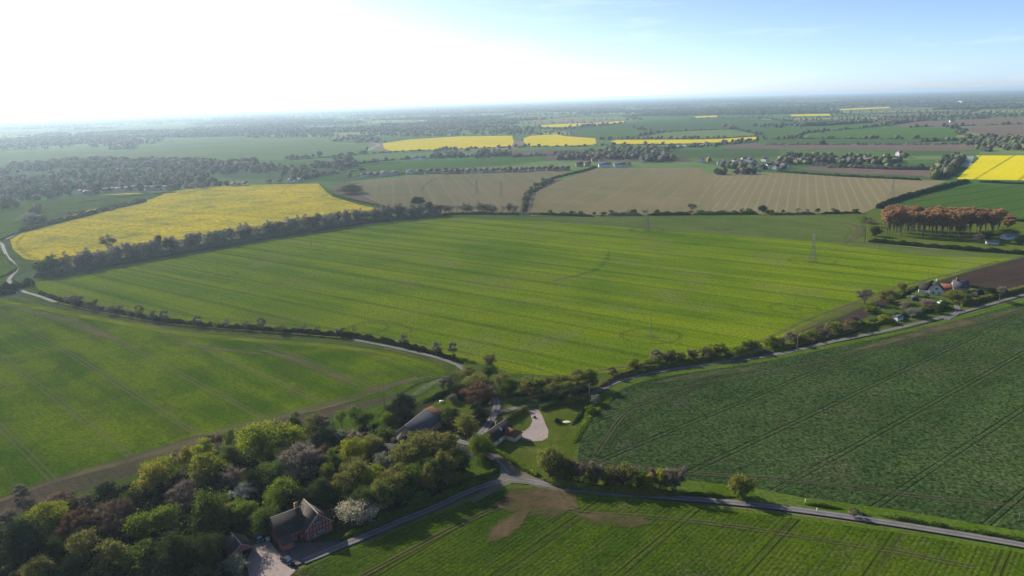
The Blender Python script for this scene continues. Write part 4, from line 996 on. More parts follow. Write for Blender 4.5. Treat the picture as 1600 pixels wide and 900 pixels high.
H([(0,376),(20,368),(34,363)],2,2,'darkgreen','low hedge on the road at the left edge')
H([(275,301),(240,303),(180,310),(120,318)],2,3,'green','thin hedge above the olive strip on the left')
H([(520,305),(545,312),(580,320),(605,325)],2.5,3,'darkgreen','low hedge at the right tip of the yellow field')
H([(1190,211),(1155,203),(1140,200)],4,8,'darkgreen','tree lined hedge right of the thin rape field')

# ------------------------------------------------------------------ far trees and woods (nobody could count them)
def ico(sub):
    t=(1+5**.5)/2; V=np.array([(-1,t,0),(1,t,0),(-1,-t,0),(1,-t,0),(0,-1,t),(0,1,t),(0,-1,-t),(0,1,-t),(t,0,-1),(t,0,1),(-t,0,-1),(-t,0,1)],float); V/=np.linalg.norm(V[0])
    F=[(0,11,5),(0,5,1),(0,1,7),(0,7,10),(0,10,11),(1,5,9),(5,11,4),(11,10,2),(10,7,6),(7,1,8),(3,9,4),(3,4,2),(3,2,6),(3,6,8),(3,8,9),(4,9,5),(2,4,11),(6,2,10),(8,6,7),(9,8,1)]
    V=list(map(tuple,V))
    for _ in range(sub):
        c={};F2=[]
        def mid(a,b):
            k=(min(a,b),max(a,b))
            if k not in c:
                m=np.array(V[a])+np.array(V[b]); m/=np.linalg.norm(m); c[k]=len(V); V.append(tuple(m))
            return c[k]
        for a,b,d in F:
            x,y,z=mid(a,b),mid(b,d),mid(d,a); F2+=[(a,x,z),(b,y,x),(d,z,y),(x,y,z)]
        F=F2
    return np.array(V),np.array(F)
def crowns(name,P,Hs,Ws,lm,label,cat,sub=1,seed=0,leafy=0):
    """many far crowns, one object"""
    r=np.random.default_rng(seed); V0,F0=ico(sub); n=len(P)
    if n==0: return
    nv=len(V0); k=r.uniform(.62,1.22,(n,nv,1)); V=V0[None]*k
    V=V*np.stack([Ws/2,Ws/2*r.uniform(.8,1.2,n),Hs/2],1)[:,None,:]
    V[:,:,0]+=P[:,0,None];V[:,:,1]+=P[:,1,None];V[:,:,2]+=(Hs/2)[:,None]
    F=(F0[None]+(np.arange(n)*nv)[:,None,None]).reshape(-1,3)
    allV=[V.reshape(-1,3)];allF=[F]
    if leafy:
        d=r.normal(size=(n,leafy,3)); d/=np.linalg.norm(d,axis=2)[:,:,None]; d[:,:,2]=np.abs(d[:,:,2])*1.1-.25; kk=r.uniform(.8,1.2,(n,leafy,1))
        Q=d*kk*np.stack([Ws/2,Ws/2,Hs/2],1)[:,None,:]; Q[:,:,0]+=P[:,0,None];Q[:,:,1]+=P[:,1,None];Q[:,:,2]+=(Hs/2)[:,None]
        v,f=leaves(Q.reshape(-1,3),1.0,r); s=np.repeat(np.repeat(Ws*.16,leafy),4)[:,None]; ctr=np.repeat(Q.reshape(-1,3),4,0); v=ctr+(v-ctr)*s
        me=mesh_np(name,np.vstack([allV[0],v]),[F,f+len(allV[0])],LM[lm])
    else: me=mesh_np(name,allV[0],F,LM[lm])
    o=link(name,me); tag(o,label,cat,kind='stuff'); return o
def far_leaf(name,a,b):
    LM[name]=leaf_mat(name,a,b,.25,.7,0)
far_leaf('farwood',(.045,.062,.030),(.080,.090,.050)); far_leaf('farbrown',(.19,.165,.12),(.12,.11,.08)); far_leaf('fargreen',(.16,.18,.07),(.10,.12,.05))
SP=[]  # (x,y,h,w)
def scatter_poly(poly,spacing_px,h=(8,13),w=(8,12),seed=0):
    """scatter in the picture plane region of the ground"""
    r=np.random.default_rng(seed); poly=np.array(poly,float); x0,y0=poly.min(0);x1,y1=poly.max(0)
    n=int((x1-x0)*(y1-y0)/(spacing_px[0]*spacing_px[1])); x=r.uniform(x0,x1,n);y=r.uniform(y0,y1,n); k=pip(x,y,poly); W_=ga(np.c_[x[k],y[k]])
    for p in W_: SP.append((p[0],p[1],r.uniform(*h),r.uniform(*w)))
def scatter_line(pix,spacing,h=(6,11),w=(6,10),seed=0,prob=.85,jit=3):
    r=np.random.default_rng(seed); C=cr(ga(pix),10.0); L=np.r_[0,np.cumsum(np.linalg.norm(np.diff(C,axis=0),axis=1))]
    s=np.arange(0,L[-1],spacing); s=s+r.uniform(-.4,.4,len(s))*spacing; s=s[r.uniform(size=len(s))<prob]
    for x,y in zip(np.interp(s,L,C[:,0]),np.interp(s,L,C[:,1])):
        k_=r.uniform()**1.3; SP.append((x+r.normal(0,jit),y+r.normal(0,jit),h[0]*.55+(h[1]-h[0]*.55)*k_,w[0]*.6+(w[1]-w[0]*.5)*k_))
    s=np.arange(0,L[-1],7.0); s=s[r.uniform(size=len(s))<.8]
    for x,y in zip(np.interp(s,L,C[:,0]),np.interp(s,L,C[:,1])): SP.append((x+r.normal(0,1),y+r.normal(0,1),r.uniform(1.5,4),r.uniform(6,9.5)))
# the wooded valley on the left
scatter_poly([(-80,268),(0,264),(75,261),(117,254),(215,257),(325,255),(400,258),(475,264),(500,276),(470,284),(400,287),(270,298),(170,302),(120,305),(60,313),(-80,318)],(7,3.2),(6,13),(6,11),1)
scatter_poly([(-80,318),(0,312),(22,316),(30,328),(-80,340)],(20,8),(7,10),(8,12),2)
scatter_poly([(57,326),(95,318),(130,310),(120,322),(95,330),(80,345),(60,352),(40,354),(50,338)],(9,5),(7,10),(8,11),3)
scatter_line([(110,334),(140,334),(180,326),(228,315)],6,(4,6),(5,8),4,1,2)
# behind the far left pale field
scatter_poly([(-100,238),(0,236),(87,231),(165,229),(172,233),(210,233),(220,226),(268,221),(270,216),(230,212),(100,214),(-100,222)],(7,2.2),(9,14),(10,16),5)
scatter_poly([(225,212),(280,206),(330,204),(400,204),(450,210),(515,210),(530,214),(512,214),(400,216),(332,213),(272,215)],(6,2),(9,14),(10,16),6)
scatter_poly([(510,214),(560,214),(600,218),(596,226),(585,222),(570,222),(520,221)],(7,2.5),(8,12),(10,14),7)
scatter_poly([(560,205),(700,200),(800,198),(850,200),(860,206),(800,211),(700,212),(610,216),(560,212)],(7,2.2),(9,14),(10,16),8)
scatter_line([(600,238),(700,234),(810,230),(930,228),(960,226)],22,(6,10),(7,12),9,.7)
scatter_line([(455,250),(520,246),(575,240),(620,238)],16,(6,11),(8,12),10,.8)
for a,b,c_ in [((445,249),(500,244),11),((395,267),(480,262),12)]: scatter_line([a,b],9,(9,13),(9,13),c_)
scatter_line([(470,264),(540,258),(620,250),(700,246),(790,243)],11,(6,11),(8,12),13,.85,4)
scatter_line([(480,278),(540,270),(570,266)],12,(6,9),(7,10),14,.8)
scatter_poly([(520,262),(555,258),(560,264),(530,268)],(6,3),(8,12),(9,12),15)
for p in [[(675,247),(682,240),(710,240),(722,246),(700,248)],[(742,247),(750,240),(785,238),(800,242),(790,246)],[(1000,252),(1010,246),(1050,246),(1060,252),(1040,256)]]: scatter_poly(p,(6,2.2),(9,13),(10,14),int(p[0][0]))
scatter_poly([(860,250),(870,240),(900,236),(960,232),(1040,234),(1048,240),(1040,248),(960,250),(920,250)],(6,2.2),(8,13),(9,14),16)
scatter_line([(800,246),(850,243),(900,240)],10,(7,11),(8,12),17,.8)
# around the village
scatter_poly([(1098,268),(1110,262),(1150,260),(1175,264),(1180,272),(1120,273)],(5,2.0),(8,12),(9,13),18)
scatter_poly([(985,262),(1050,258),(1100,258),(1100,264),(1000,266)],(6,3),(7,11),(7,10),19)
scatter_poly([(1215,250),(1240,246),(1300,246),(1370,250),(1400,252),(1400,258),(1290,258),(1215,258)],(6,2.6),(8,13),(9,13),20)
scatter_poly([(1180,262),(1210,258),(1240,262),(1220,266),(1180,268)],(7,3),(5,8),(6,9),21)
scatter_line([(1295,262),(1380,263),(1460,263)],8,(5,8),(8,11),22,1)
scatter_poly([(1455,265),(1480,248),(1500,246),(1505,252),(1485,275),(1460,280)],(6,3),(8,12),(9,12),23)
scatter_line([(560,275),(700,267),(800,264),(880,262)],16,(4,7),(6,9),24,.6,4)
scatter_line([(830,300),(860,282)],8,(4,6),(6,8),25)
# right distance
for i,(p,s) in enumerate([([(1195,217.5),(1300,217),(1400,217),(1500,217.5)],26),([(1262,207),(1340,201),(1385,196)],14),([(1240,216),(1262,207)],12),([(1200,226),(1300,226),(1400,226),(1500,225.5)],40),([(1487,199),(1500,205),(1512,212),(1545,216)],7),([(1440,222),(1490,220),(1530,221)],7),([(1510,216),(1560,215),(1600,219)],7),([(1420,199),(1505,197),(1600,194)],25),([(1000,213),(1040,206)],15),([(985,217),(1100,217.5),(1186,213)],38),([(955,226),(1080,225.5),(1150,223)],26),([(990,200),(1040,206),(1100,203),(1140,202)],30),([(1050,232),(1130,226),(1185,222)],14),([(1130,197),(1190,211)],14),([(1395,250),(1410,247)],8),([(1385,197),(1430,190),(1545,185)],16),([(870,203),(930,198),(975,192)],20),([(1080,186),(1150,184),(1240,190)],20)]):
    scatter_line(p,s,(7,12),(8,14),40+i,.85,6)
scatter_poly([(1170,196),(1290,190),(1400,182),(1440,182),(1430,190),(1380,191),(1310,195),(1230,200),(1190,200)],(8,2.2),(8,13),(10,16),60)
scatter_poly([(1400,188),(1440,178),(1560,176),(1620,176),(1620,184),(1545,185),(1430,190)],(8,2),(9,13),(11,16),61)
scatter_poly([(1500,225),(1540,214),(1600,217),(1660,220),(1660,236),(1600,237),(1545,236),(1520,232)],(12,4),(8,12),(9,14),62)
# hedgerows and woods of the general patchwork
def scatter_grid():
    r=np.random.default_rng(9); out=[]
    # edges
    E=np.vstack([GQ[:,[0,1]],GQ[:,[1,2]]]); A=GV[E[:,0],:2];B=GV[E[:,1],:2]; L=np.linalg.norm(B-A,axis=1); mid=(A+B)/2; D=np.hypot(mid[:,0],mid[:,1])
    inview=(mid[:,1]>300)&(np.abs(mid[:,0])<.85*mid[:,1]+400)
    for a,b,l,d in zip(A[inview],B[inview],L[inview],D[inview]):
        if r.uniform()<.12 or d<900: continue
        sp=12 if d<2500 else (20 if d<5000 else (36 if d<10000 else 80))
        if d>26000: continue
        k=max(2,int(l/sp)); s=(np.arange(k)+r.uniform(-.3,.7,k))/k; s=s[r.uniform(size=k)<r.uniform(.45,.98)]
        wv=sp*1.1 if d>5000 else 0
        for t in s:
            q=a+(b-a)*t; out.append((q[0]+r.normal(0,3),q[1]+r.normal(0,3),r.uniform(6,12),max(r.uniform(7,12),wv*r.uniform(.7,1.2))))
    # woods
    for q,w in zip(GQ,GWOOD):
        if not w: continue
        P=GV[q,:2]; c=P.mean(0); d=np.hypot(*c)
        if c[1]<900 or abs(c[0])>.85*c[1]+400 or d>28000: continue
        sp=13 if d<3500 else (22 if d<7000 else (45 if d<14000 else 90))
        n=int(500*370/sp**2*1.1); u=r.uniform(0,1,(n,2))
        Q=(P[0]*(1-u[:,:1])*(1-u[:,1:])+P[1]*u[:,:1]*(1-u[:,1:])+P[2]*u[:,:1]*u[:,1:]+P[3]*(1-u[:,:1])*u[:,1:])
        for p in Q: out.append((p[0],p[1],r.uniform(9,15),sp*r.uniform(.9,1.4)))
    out=np.array(out); px,py,_=proj(np.c_[out[:,0],out[:,1],np.zeros(len(out))])
    kill=np.zeros(len(out),bool)
    for poly in FIELD_POLYS: kill|=pip(px,py,poly)
    # keep the near quarter of the scene to what was placed by hand
    kill|=(py>262)
    kill|=pip(px,py,[(480,280),(560,250),(900,230),(1500,226),(1520,290),(480,300)])&(py>236)
    return out[~kill]
G_=scatter_grid(); SPA=np.vstack([np.array(SP),G_]); D=np.hypot(SPA[:,0],SPA[:,1]); print('far crowns',len(SPA))
HP=[(186,268),(194,269),(204,268),(234,267),(128,303),(135,304),(142,304),(168,300),(178,299),(188,299),(200,298),(212,297),(220,296),(232,297),(243,297),(366,291),(376,290),(383,290),(250,296),(262,296),(600,275),(616,274),(655,272),(641,272),(672,271),(683,271),(905,260),(918,259),(937,256),(945,261),(968,261),(982,259),(1003,254),(568,276),(578,275),(545,277),(588,275),(470,284),(455,285),(437,286),(420,287),(1405,243),(1385,246),(1350,247),(1365,252),(650,249),(660,249),
 (1096,253),(1108,252),(1124,257),(1131,255),(1140,259),(1156,252),(1172,253),(1195,252),(1201,262),(1206,259),(1212,264),(1217,260),(1235,250),(1243,252),(1250,254),(1262,252),(1277,254)]+[(696+i*9,271.5-i*.25) for i in range(22)]
HW=ga(HP); kl=np.zeros(len(SPA),bool)
for hx,hy in HW:
    d=np.array([-hx,-hy]); d/=np.hypot(*d); q=SPA[:,:2]-(hx,hy); al=q@d; la=np.abs(q@np.array([-d[1],d[0]])); kl|=(al>-7)&(al<22)&(la<7.5)&((SPA[:,3]<30))
cl=np.sin(SPA[:,0]*.013+1.3*np.sin(SPA[:,1]*.006))*np.sin(SPA[:,1]*.009+SPA[:,0]*.004+2)
kl|=(cl<-.62)&(SPA[:,2]>5)&(D<2600)
SPA=SPA[~kl]; D=D[~kl]; cl=cl[~kl]
r5=np.random.default_rng(5); kind=np.clip(r5.uniform(0,1,len(SPA))*.8+.1+cl*.18,0,1); DM=D>3200
for nm,lo,hi,lm in (('a',0,.42,'farwood'),('b',.42,.75,'farbrown'),('c',.75,1.01,'fargreen')):
    k=(kind>=lo)&(kind<hi)&~DM; lab={'a':'dark green woodland and hedgerow trees spread over the middle distance','b':'brown leafless woodland and hedgerow trees spread over the middle distance','c':'lighter green woodland and hedgerow trees spread over the middle distance'}[nm]
    crowns('distant_woodland',SPA[k,:2],SPA[k,2],SPA[k,3],lm,lab,'woodland',1,1,26)
k=DM; crowns('horizon_woodland',SPA[k,:2],SPA[k,2],SPA[k,3],'farwood','blue hazy woods and hedgerows towards the horizon','woodland',0,2)

def undergrowth():
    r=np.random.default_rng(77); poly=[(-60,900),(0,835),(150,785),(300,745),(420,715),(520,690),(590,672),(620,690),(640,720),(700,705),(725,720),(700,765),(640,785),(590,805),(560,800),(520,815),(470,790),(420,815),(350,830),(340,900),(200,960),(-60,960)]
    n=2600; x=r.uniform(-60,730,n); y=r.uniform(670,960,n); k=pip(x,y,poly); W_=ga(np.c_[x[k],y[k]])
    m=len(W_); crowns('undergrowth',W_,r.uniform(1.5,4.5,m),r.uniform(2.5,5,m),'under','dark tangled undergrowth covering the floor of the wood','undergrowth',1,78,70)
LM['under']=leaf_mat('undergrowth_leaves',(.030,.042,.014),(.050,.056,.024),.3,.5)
undergrowth()

# ================================================================== BUILDINGS
WM={}
WM['pink']=simple_mat('pink_render',(.29,.095,.085),.9,.10,2,bump=.1); WM['cream']=simple_mat('cream_render',(.52,.45,.30),.9,.08,2)
WM['white']=simple_mat('white_render',(.52,.52,.51),.85,.05,2); WM['brick']=simple_mat('red_brick',(.24,.12,.08),.9,.2,3); WM['brickpale']=simple_mat('buff_brick',(.36,.28,.20),.9,.15,3)
WM['timber']=simple_mat('black_timber',(.02,.018,.016),.8,.2,3); WM['glass']=simple_mat('dark_window_glass',(.03,.04,.05),.12,.2,1); WM['frame']=simple_mat('white_frame',(.7,.7,.68),.6,.05,2)
WM['darkboard']=simple_mat('black_weatherboard',(.03,.027,.025),.85,.2,3)
RM={}
RM['dark']=roof_mat('dark_clay_tiles',(.028,.024,.024),(.038,.032,.03)); RM['slate']=roof_mat('blue_slate',(.065,.072,.088),(.085,.092,.105),.3,.1); RM['brown']=roof_mat('brown_tiles',(.058,.047,.040),(.078,.062,.052))
RM['red']=roof_mat('red_tiles',(.17,.065,.045),(.22,.09,.06)); RM['grey']=roof_mat('grey_slate',(.16,.17,.18),(.20,.20,.21),.3,.1); RM['farred']=roof_mat('far_red_tiles',(.22,.12,.09),(.26,.15,.11))
LEAD=simple_mat('ridge_tiles',(.30,.26,.23),.8,.1,3)
def gable_roof(mb,L,Wd,he,hr,ov=.35,th=.18,hip=0.0,hip2=None):
    """ridge along x, centred; slabs with thickness"""
    hip2=hip if hip2 is None else hip2
    s=(hr-he)/(Wd/2); y=Wd/2+ov; ze=he-s*ov; x0=-L/2-ov;x1=L/2+ov
    top=[(x0,-y,ze),(x1,-y,ze),(x1,y,ze),(x0,y,ze),(x0+hip,0,hr),(x1-hip2,0,hr)]
    V=[(a,b,c+th) for a,b,c in top]+top
    F=[(0,1,5,4),(2,3,4,5),(6,10,11,7),(8,11,10,9),(0,6,7,1),(2,8,9,3),(3,0,4) ,(1,2,5)]
    if hip>0: F+= [(9,10,6),(3,9,6,0)]
    else: F=[f for f in F if f!=(3,0,4)]+[(0,4,10,6),(4,3,9,10)]
    if hip2>0: F+= [(7,11,8),(1,7,8,2)]
    else: F=[f for f in F if f!=(1,2,5)]+[(1,7,11,5),(5,11,8,2)]
    mb.add(V,F)
def gable_walls(mb,L,Wd,he,hr,hip=0.0,hip2=None):
    hip2=hip if hip2 is None else hip2
    x0,x1,y=-L/2,L/2,Wd/2; V=[(x0,-y,0),(x1,-y,0),(x1,y,0),(x0,y,0),(x0,-y,he),(x1,-y,he),(x1,y,he),(x0,y,he)]; F=[(0,1,5,4),(2,3,7,6),(0,3,2,1)]
    if hip>0: F.append((3,0,4,7))
    else: V.append((x0,0,hr)); F.append((3,0,4,len(V)-1,7))
    if hip2>0: F.append((1,2,6,5))
    else: V.append((x1,0,hr)); F.append((1,2,6,len(V)-1,5))
    mb.add(V,F)
def window(parent,face,u,z,w,h,L,Wd,two=2,frame='frame'):
    """face: 'x+','x-','y+','y-' ; u = offset along the face. Glass pane set in a frame standing 4cm proud."""
    def P(a,d,zz):
        return {'x+':(L/2+d,a,zz),'x-':(-L/2-d,-a,zz),'y+':(-a,Wd/2+d,zz),'y-':(a,-Wd/2-d,zz)}[face]
    def bx(mb,a0,a1,d0,d1,z0,z1):
        p=P(a0,d0,z0);q=P(a1,d1,z1); mb.box(min(p[0],q[0]),max(p[0],q[0]),min(p[1],q[1]),max(p[1],q[1]),z0,z1)
    mf=MB(); t=.07
    bx(mf,u-w/2-t,u+w/2+t,.0,.06,z-t,z); bx(mf,u-w/2-t,u+w/2+t,.0,.06,z+h,z+h+t); bx(mf,u-w/2-t,u-w/2,.0,.06,z,z+h); bx(mf,u+w/2,u+w/2+t,.0,.06,z,z+h)
    for k in range(1,two): a=u-w/2+w*k/two; bx(mf,a-.03,a+.03,.0,.055,z,z+h)
    f=mf.build('window',WM[frame],parent)
    mg=MB(); bx(mg,u-w/2,u+w/2,.005,.03,z,z+h); mg.build('pane',WM['glass'],f); return f
def chimney(parent,x,y,z0,z1,mat='brick',s=.8):
    mb=MB(); mb.box(x-s/2,x+s/2,y-s/2,y+s/2,z0,z1); mb.box(x-s/2-.07,x+s/2+.07,y-s/2-.07,y+s/2+.07,z1,z1+.14)
    c=mb.build('chimney',WM[mat],parent); p=MB()
    for d in(-.2,.2): p.tube((x+d*s,y,z1+.14),(x+d*s,y,z1+.5),.12,.1,8)
    p.build('chimney_pot',RM['red'],c)
def house(px,py,L,Wd,he,hr,rot,wall,roof,label,group=None,hip=0.0,chim=(),wins=(),name='house',cat='house',z=0.0,xy=None,far=False):
    x,y=xy or g(px,py); o=empty(name,(x,y,z),R(rot)); tag(o,label,cat,group)
    w=MB(); gable_walls(w,L,Wd,he,hr-.02,hip); w.build('wall',WM[wall],o)
    r=MB(); gable_roof(r,L,Wd,he,hr,hip=hip); ro=r.build('roof',RM[roof],o)
    for c in chim: chimney(ro,*c)
    for q in wins: window(o,q[0],q[1],q[2],q[3],q[4],L,Wd,q[5] if len(q)>5 else 2)
    return o
def ridge_cap(parent,x0,x1,z,r=.12):
    m=MB(); m.tube((x0,0,z),(x1,0,z),r,r,6); m.build('ridge',LEAD,parent)
# ---- the red timber-framed house in the foreground
def red_house():
    # main range: ridge from pixel (425.5,809) to (466,793.5) at 8 m
    a=np.array(g(425.5,809,7.6)); b=np.array(g(466,793.5,7.6)); d=b-a; th=math.degrees(math.atan2(d[1],d[0])); Lr=float(np.linalg.norm(d)); c=(a+b)/2
    o=empty('timber_framed_house',(c[0],c[1],0),R(th)); tag(o,'pink timber framed house with steep dark tiled roofs beside the lane','house')
    L=Lr+.3; Wd=8.2; he=3.6; hr=7.6
    w=MB(); gable_walls(w,L,Wd,he,hr-.05); w.build('wall',WM['pink'],o)
    r=MB(); gable_roof(r,L,Wd,he,hr,.4,.16); ro=r.build('roof',RM['dark'],o)
    m=MB(); m.tube((-L/2-.4,0,hr+.16),(L/2+.4,0,hr+.16),.13,.13,6); m.build('ridge_tiles',LEAD,ro)
    chimney(ro,L/2-.5,.6,6.4,8.9,'brick',.9)
    # cross wing at the right end with its gable facing the lane (-y)
    wl=9.6; ww=8.0; x0=L/2+ww/2-1.0; y1=-Wd/2-2.2; y0=y1+wl; yc=(y0+y1)/2; hw=7.4
    w2=MB()
    xx0,xx1=x0-ww/2,x0+ww/2
    V=[(xx0,y1,0),(xx1,y1,0),(xx1,y0,0),(xx0,y0,0),(xx0,y1,3.5),(xx1,y1,3.5),(xx1,y0,3.5),(xx0,y0,3.5),(x0,y1,hw-.05),(x0,y0,hw-.05)]
    w2.add(V,[(0,1,5,8,4),(2,3,7,9,6),(1,2,6,5),(3,0,4,7)]); w2.build('wall',WM['pink'],o)
    r2=MB(); s=(hw-3.5)/(ww/2); ov=.35; ye0,ye1=y1-.35,y0+.35
    def slab(sx):
        xe=x0+sx*(ww/2+ov); ze=3.5-s*ov; t=.16
        V=[(x0,ye0,hw),(x0,ye1,hw),(xe,ye1,ze),(xe,ye0,ze)]; V+=[(p[0],p[1],p[2]+t) for p in V]
        r2.add(V,[(0,1,2,3),(4,7,6,5),(0,3,7,4),(1,5,6,2),(2,6,7,3),(0,4,5,1)])
    slab(-1); slab(1); ro2=r2.build('roof',RM['brown'],o)
    m=MB(); m.tube((x0,ye0,hw+.17),(x0,ye1,hw+.17),.13,.13,6)
    for sx in(-1,1): m.tube((x0,ye0,hw+.12),(x0+sx*(ww/2+ov),ye0,3.5-s*ov+.12),.10,.10,5)
    m.build('ridge_tiles',LEAD,ro2)
    # timber frame on the wing gable and side
    t=MB(); yb=y1-.05
    def beam(xa,za,xb,zb,w_=.18):
        A=np.array([xa,za]);B=np.array([xb,zb]);dd=(B-A)/np.linalg.norm(B-A);nn=np.array([-dd[1],dd[0]])*w_/2
        q=[A-nn,B-nn,B+nn,A+nn]; V=[(p[0],y1-.002,p[1]) for p in q]+[(p[0],yb,p[1]) for p in q]; t.add(V,[(0,1,2,3),(4,7,6,5),(0,4,5,1),(2,6,7,3),(1,5,6,2),(3,7,4,0)])
    for k in np.linspace(-ww/2+.15,ww/2-.15,9):
        top=3.5+(ww/2-abs(k))*s-.25; beam(x0+k,.1,x0+k,top)
    beam(xx0,2.5,xx1,2.5); beam(x0-3.3,3.9,x0+3.3,3.9); beam(xx0,.15,xx1,.15); beam(x0-1.7,5.4,x0+1.7,5.4)
    t.build('timber_frame',WM['timber'],o)
    def win(u,z,w_,h,side='y'):
        f=MB(); f.box(x0+u-w_/2-.08,x0+u+w_/2+.08,y1-.12,y1-.052,z-.08,z+h+.08); fo=f.build('window',WM['timber'],o)
        p=MB()
        for k in range(3):
            a=x0+u-w_/2+w_*k/3+.04; p.box(a,a+w_/3-.08,y1-.14,y1-.122,z,z+h)
        p.build('pane',simple_mat('leaded_glass',(.14,.17,.20),.15,.2,2),fo)
    win(-.2,3.95,1.6,1.1); win(.4,.9,2.4,1.2); win(-2.6,1.0,.8,1.1)
    # main range front wall: timber studs, porch, dormer
    t=MB()
    for k in np.linspace(-L/2+.2,xx0-.2,7): t.box(k-.09,k+.09,-Wd/2-.05,-Wd/2-.002,0,he-.1)
    t.box(-L/2,xx0,-Wd/2-.055,-Wd/2-.003,2.0,2.18); t.build('timber_frame',WM['timber'],o)
    dm=MB(); dx=-.6; dm.box(dx-.8,dx+.8,-Wd/2+.9,-Wd/2+3.2,he,5.2); dme=dm.build('dormer',WM['pink'],o)
    dr=MB(); V=[(dx-1,-Wd/2+.7,5.1),(dx+1,-Wd/2+.7,5.1),(dx,-Wd/2+.7,6.0),(dx-1,-Wd/2+3.6,5.1),(dx+1,-Wd/2+3.6,5.1),(dx,-Wd/2+3.6,6.0)]; dr.add(V,[(0,1,2),(5,4,3),(0,2,5,3),(1,4,5,2),(0,3,4,1)]); dr.build('dormer_roof',RM['dark'],dme)
    dg=MB(); dg.box(dx-.55,dx+.55,-Wd/2+.86,-Wd/2+.898,4.2,5.0); dg.build('pane',WM['glass'],dme)
    # low lean-to wing at the left end
    lt=MB(); lx=-L/2; lt.add([(lx-.2,-Wd/2-2.6,0),(lx+3.0,-Wd/2-2.6,0),(lx+3.0,-Wd/2,0),(lx-.2,-Wd/2,0),(lx-.2,-Wd/2-2.6,2.3),(lx+3.0,-Wd/2-2.6,2.3),(lx+3.0,-Wd/2,3.4),(lx-.2,-Wd/2,3.4)],[(0,1,5,4),(1,2,6,5),(3,0,4,7)]); lt.build('porch',WM['pink'],o)
    lr=MB(); lr.add([(lx-.4,-Wd/2-2.9,2.25),(lx+3.2,-Wd/2-2.9,2.25),(lx+3.2,-Wd/2-.02,3.5),(lx-.4,-Wd/2-.02,3.5),(lx-.4,-Wd/2-2.9,2.4),(lx+3.2,-Wd/2-2.9,2.4),(lx+3.2,-Wd/2-.02,3.65),(lx-.4,-Wd/2-.02,3.65)],[(0,3,2,1),(4,5,6,7),(0,1,5,4),(1,2,6,5),(2,3,7,6),(3,0,4,7)]); lr.build('porch_roof',RM['brown'],o)
    # gable end studs on the left
    t=MB()
    for k in np.linspace(-Wd/2+.2,Wd/2-.2,8): t.box(-L/2-.05,-L/2-.002,k-.09,k+.09,0,he+(Wd/2-abs(k))*(hr-he)/(Wd/2)-.3)
    t.box(-L/2-.055,-L/2-.003,-Wd/2,Wd/2,3.3,3.5); t.build('timber_frame',WM['timber'],o)
    dd=MB(); dd.box(1.0,2.0,-Wd/2-.07,-Wd/2-.03,0,2.05); do=dd.build('door',WM['timber'],o); hh=MB(); hh.ball((1.85,-Wd/2-.1,1.0),.04,.04,.04,8,5); hh.build('handle',WM['frame'],do)
    return o
red_house()
# ---- garage
def garage():
    a=np.array(g(362,833,4.6)); b=np.array(g(376,849.5,4.6)); d=b-a; th=math.atan2(d[1],d[0]); L=float(np.linalg.norm(d)); c=(a+b)/2
    o=empty('garage',(c[0],c[1],0),th); tag(o,'pink double garage with brown tiled roof and two open bays','garage')
    Wd=6.2; he=2.4; hr=4.6; w=MB(); y=Wd/2; x0,x1=-L/2,L/2
    w.add([(x0,-y,0),(x1,-y,0),(x1,y,0),(x0,y,0),(x0,-y,he),(x1,-y,he),(x1,y,he),(x0,y,he),(x0,0,hr-.05)],[(0,1,5,4),(2,3,7,6),(3,0,4,8,7)])
    # front with bays cut
    w.add([(x1,-y,2.1),(x1,y,2.1),(x1,y,he),(x1,0,hr-.05),(x1,-y,he)],[(0,1,2,3,4)])
    for a0,a1 in((-y,-y+.35),(-.2,.2),(y-.35,y)): w.box(x1-.3,x1,a0,a1,0,2.1)
    w.build('wall',WM['pink'],o)
    r=MB(); gable_roof(r,L,Wd,he,hr,.35,.15); ro=r.build('roof',RM['brown'],o); m=MB(); m.tube((x0-.35,0,hr+.15),(x1+.35,0,hr+.15),.12,.12,6)
    for sy in(-1,1): m.tube((x1+.35,0,hr+.1),(x1+.35,sy*(y+.35),he-.3),.09,.09,5)
    m.build('ridge_tiles',LEAD,ro)
    f=MB(); f.box(x0+.3,x0+.4,-y+.3,y-.3,.1,2.0); f.build('back_door',WM['timber'],o)
garage()
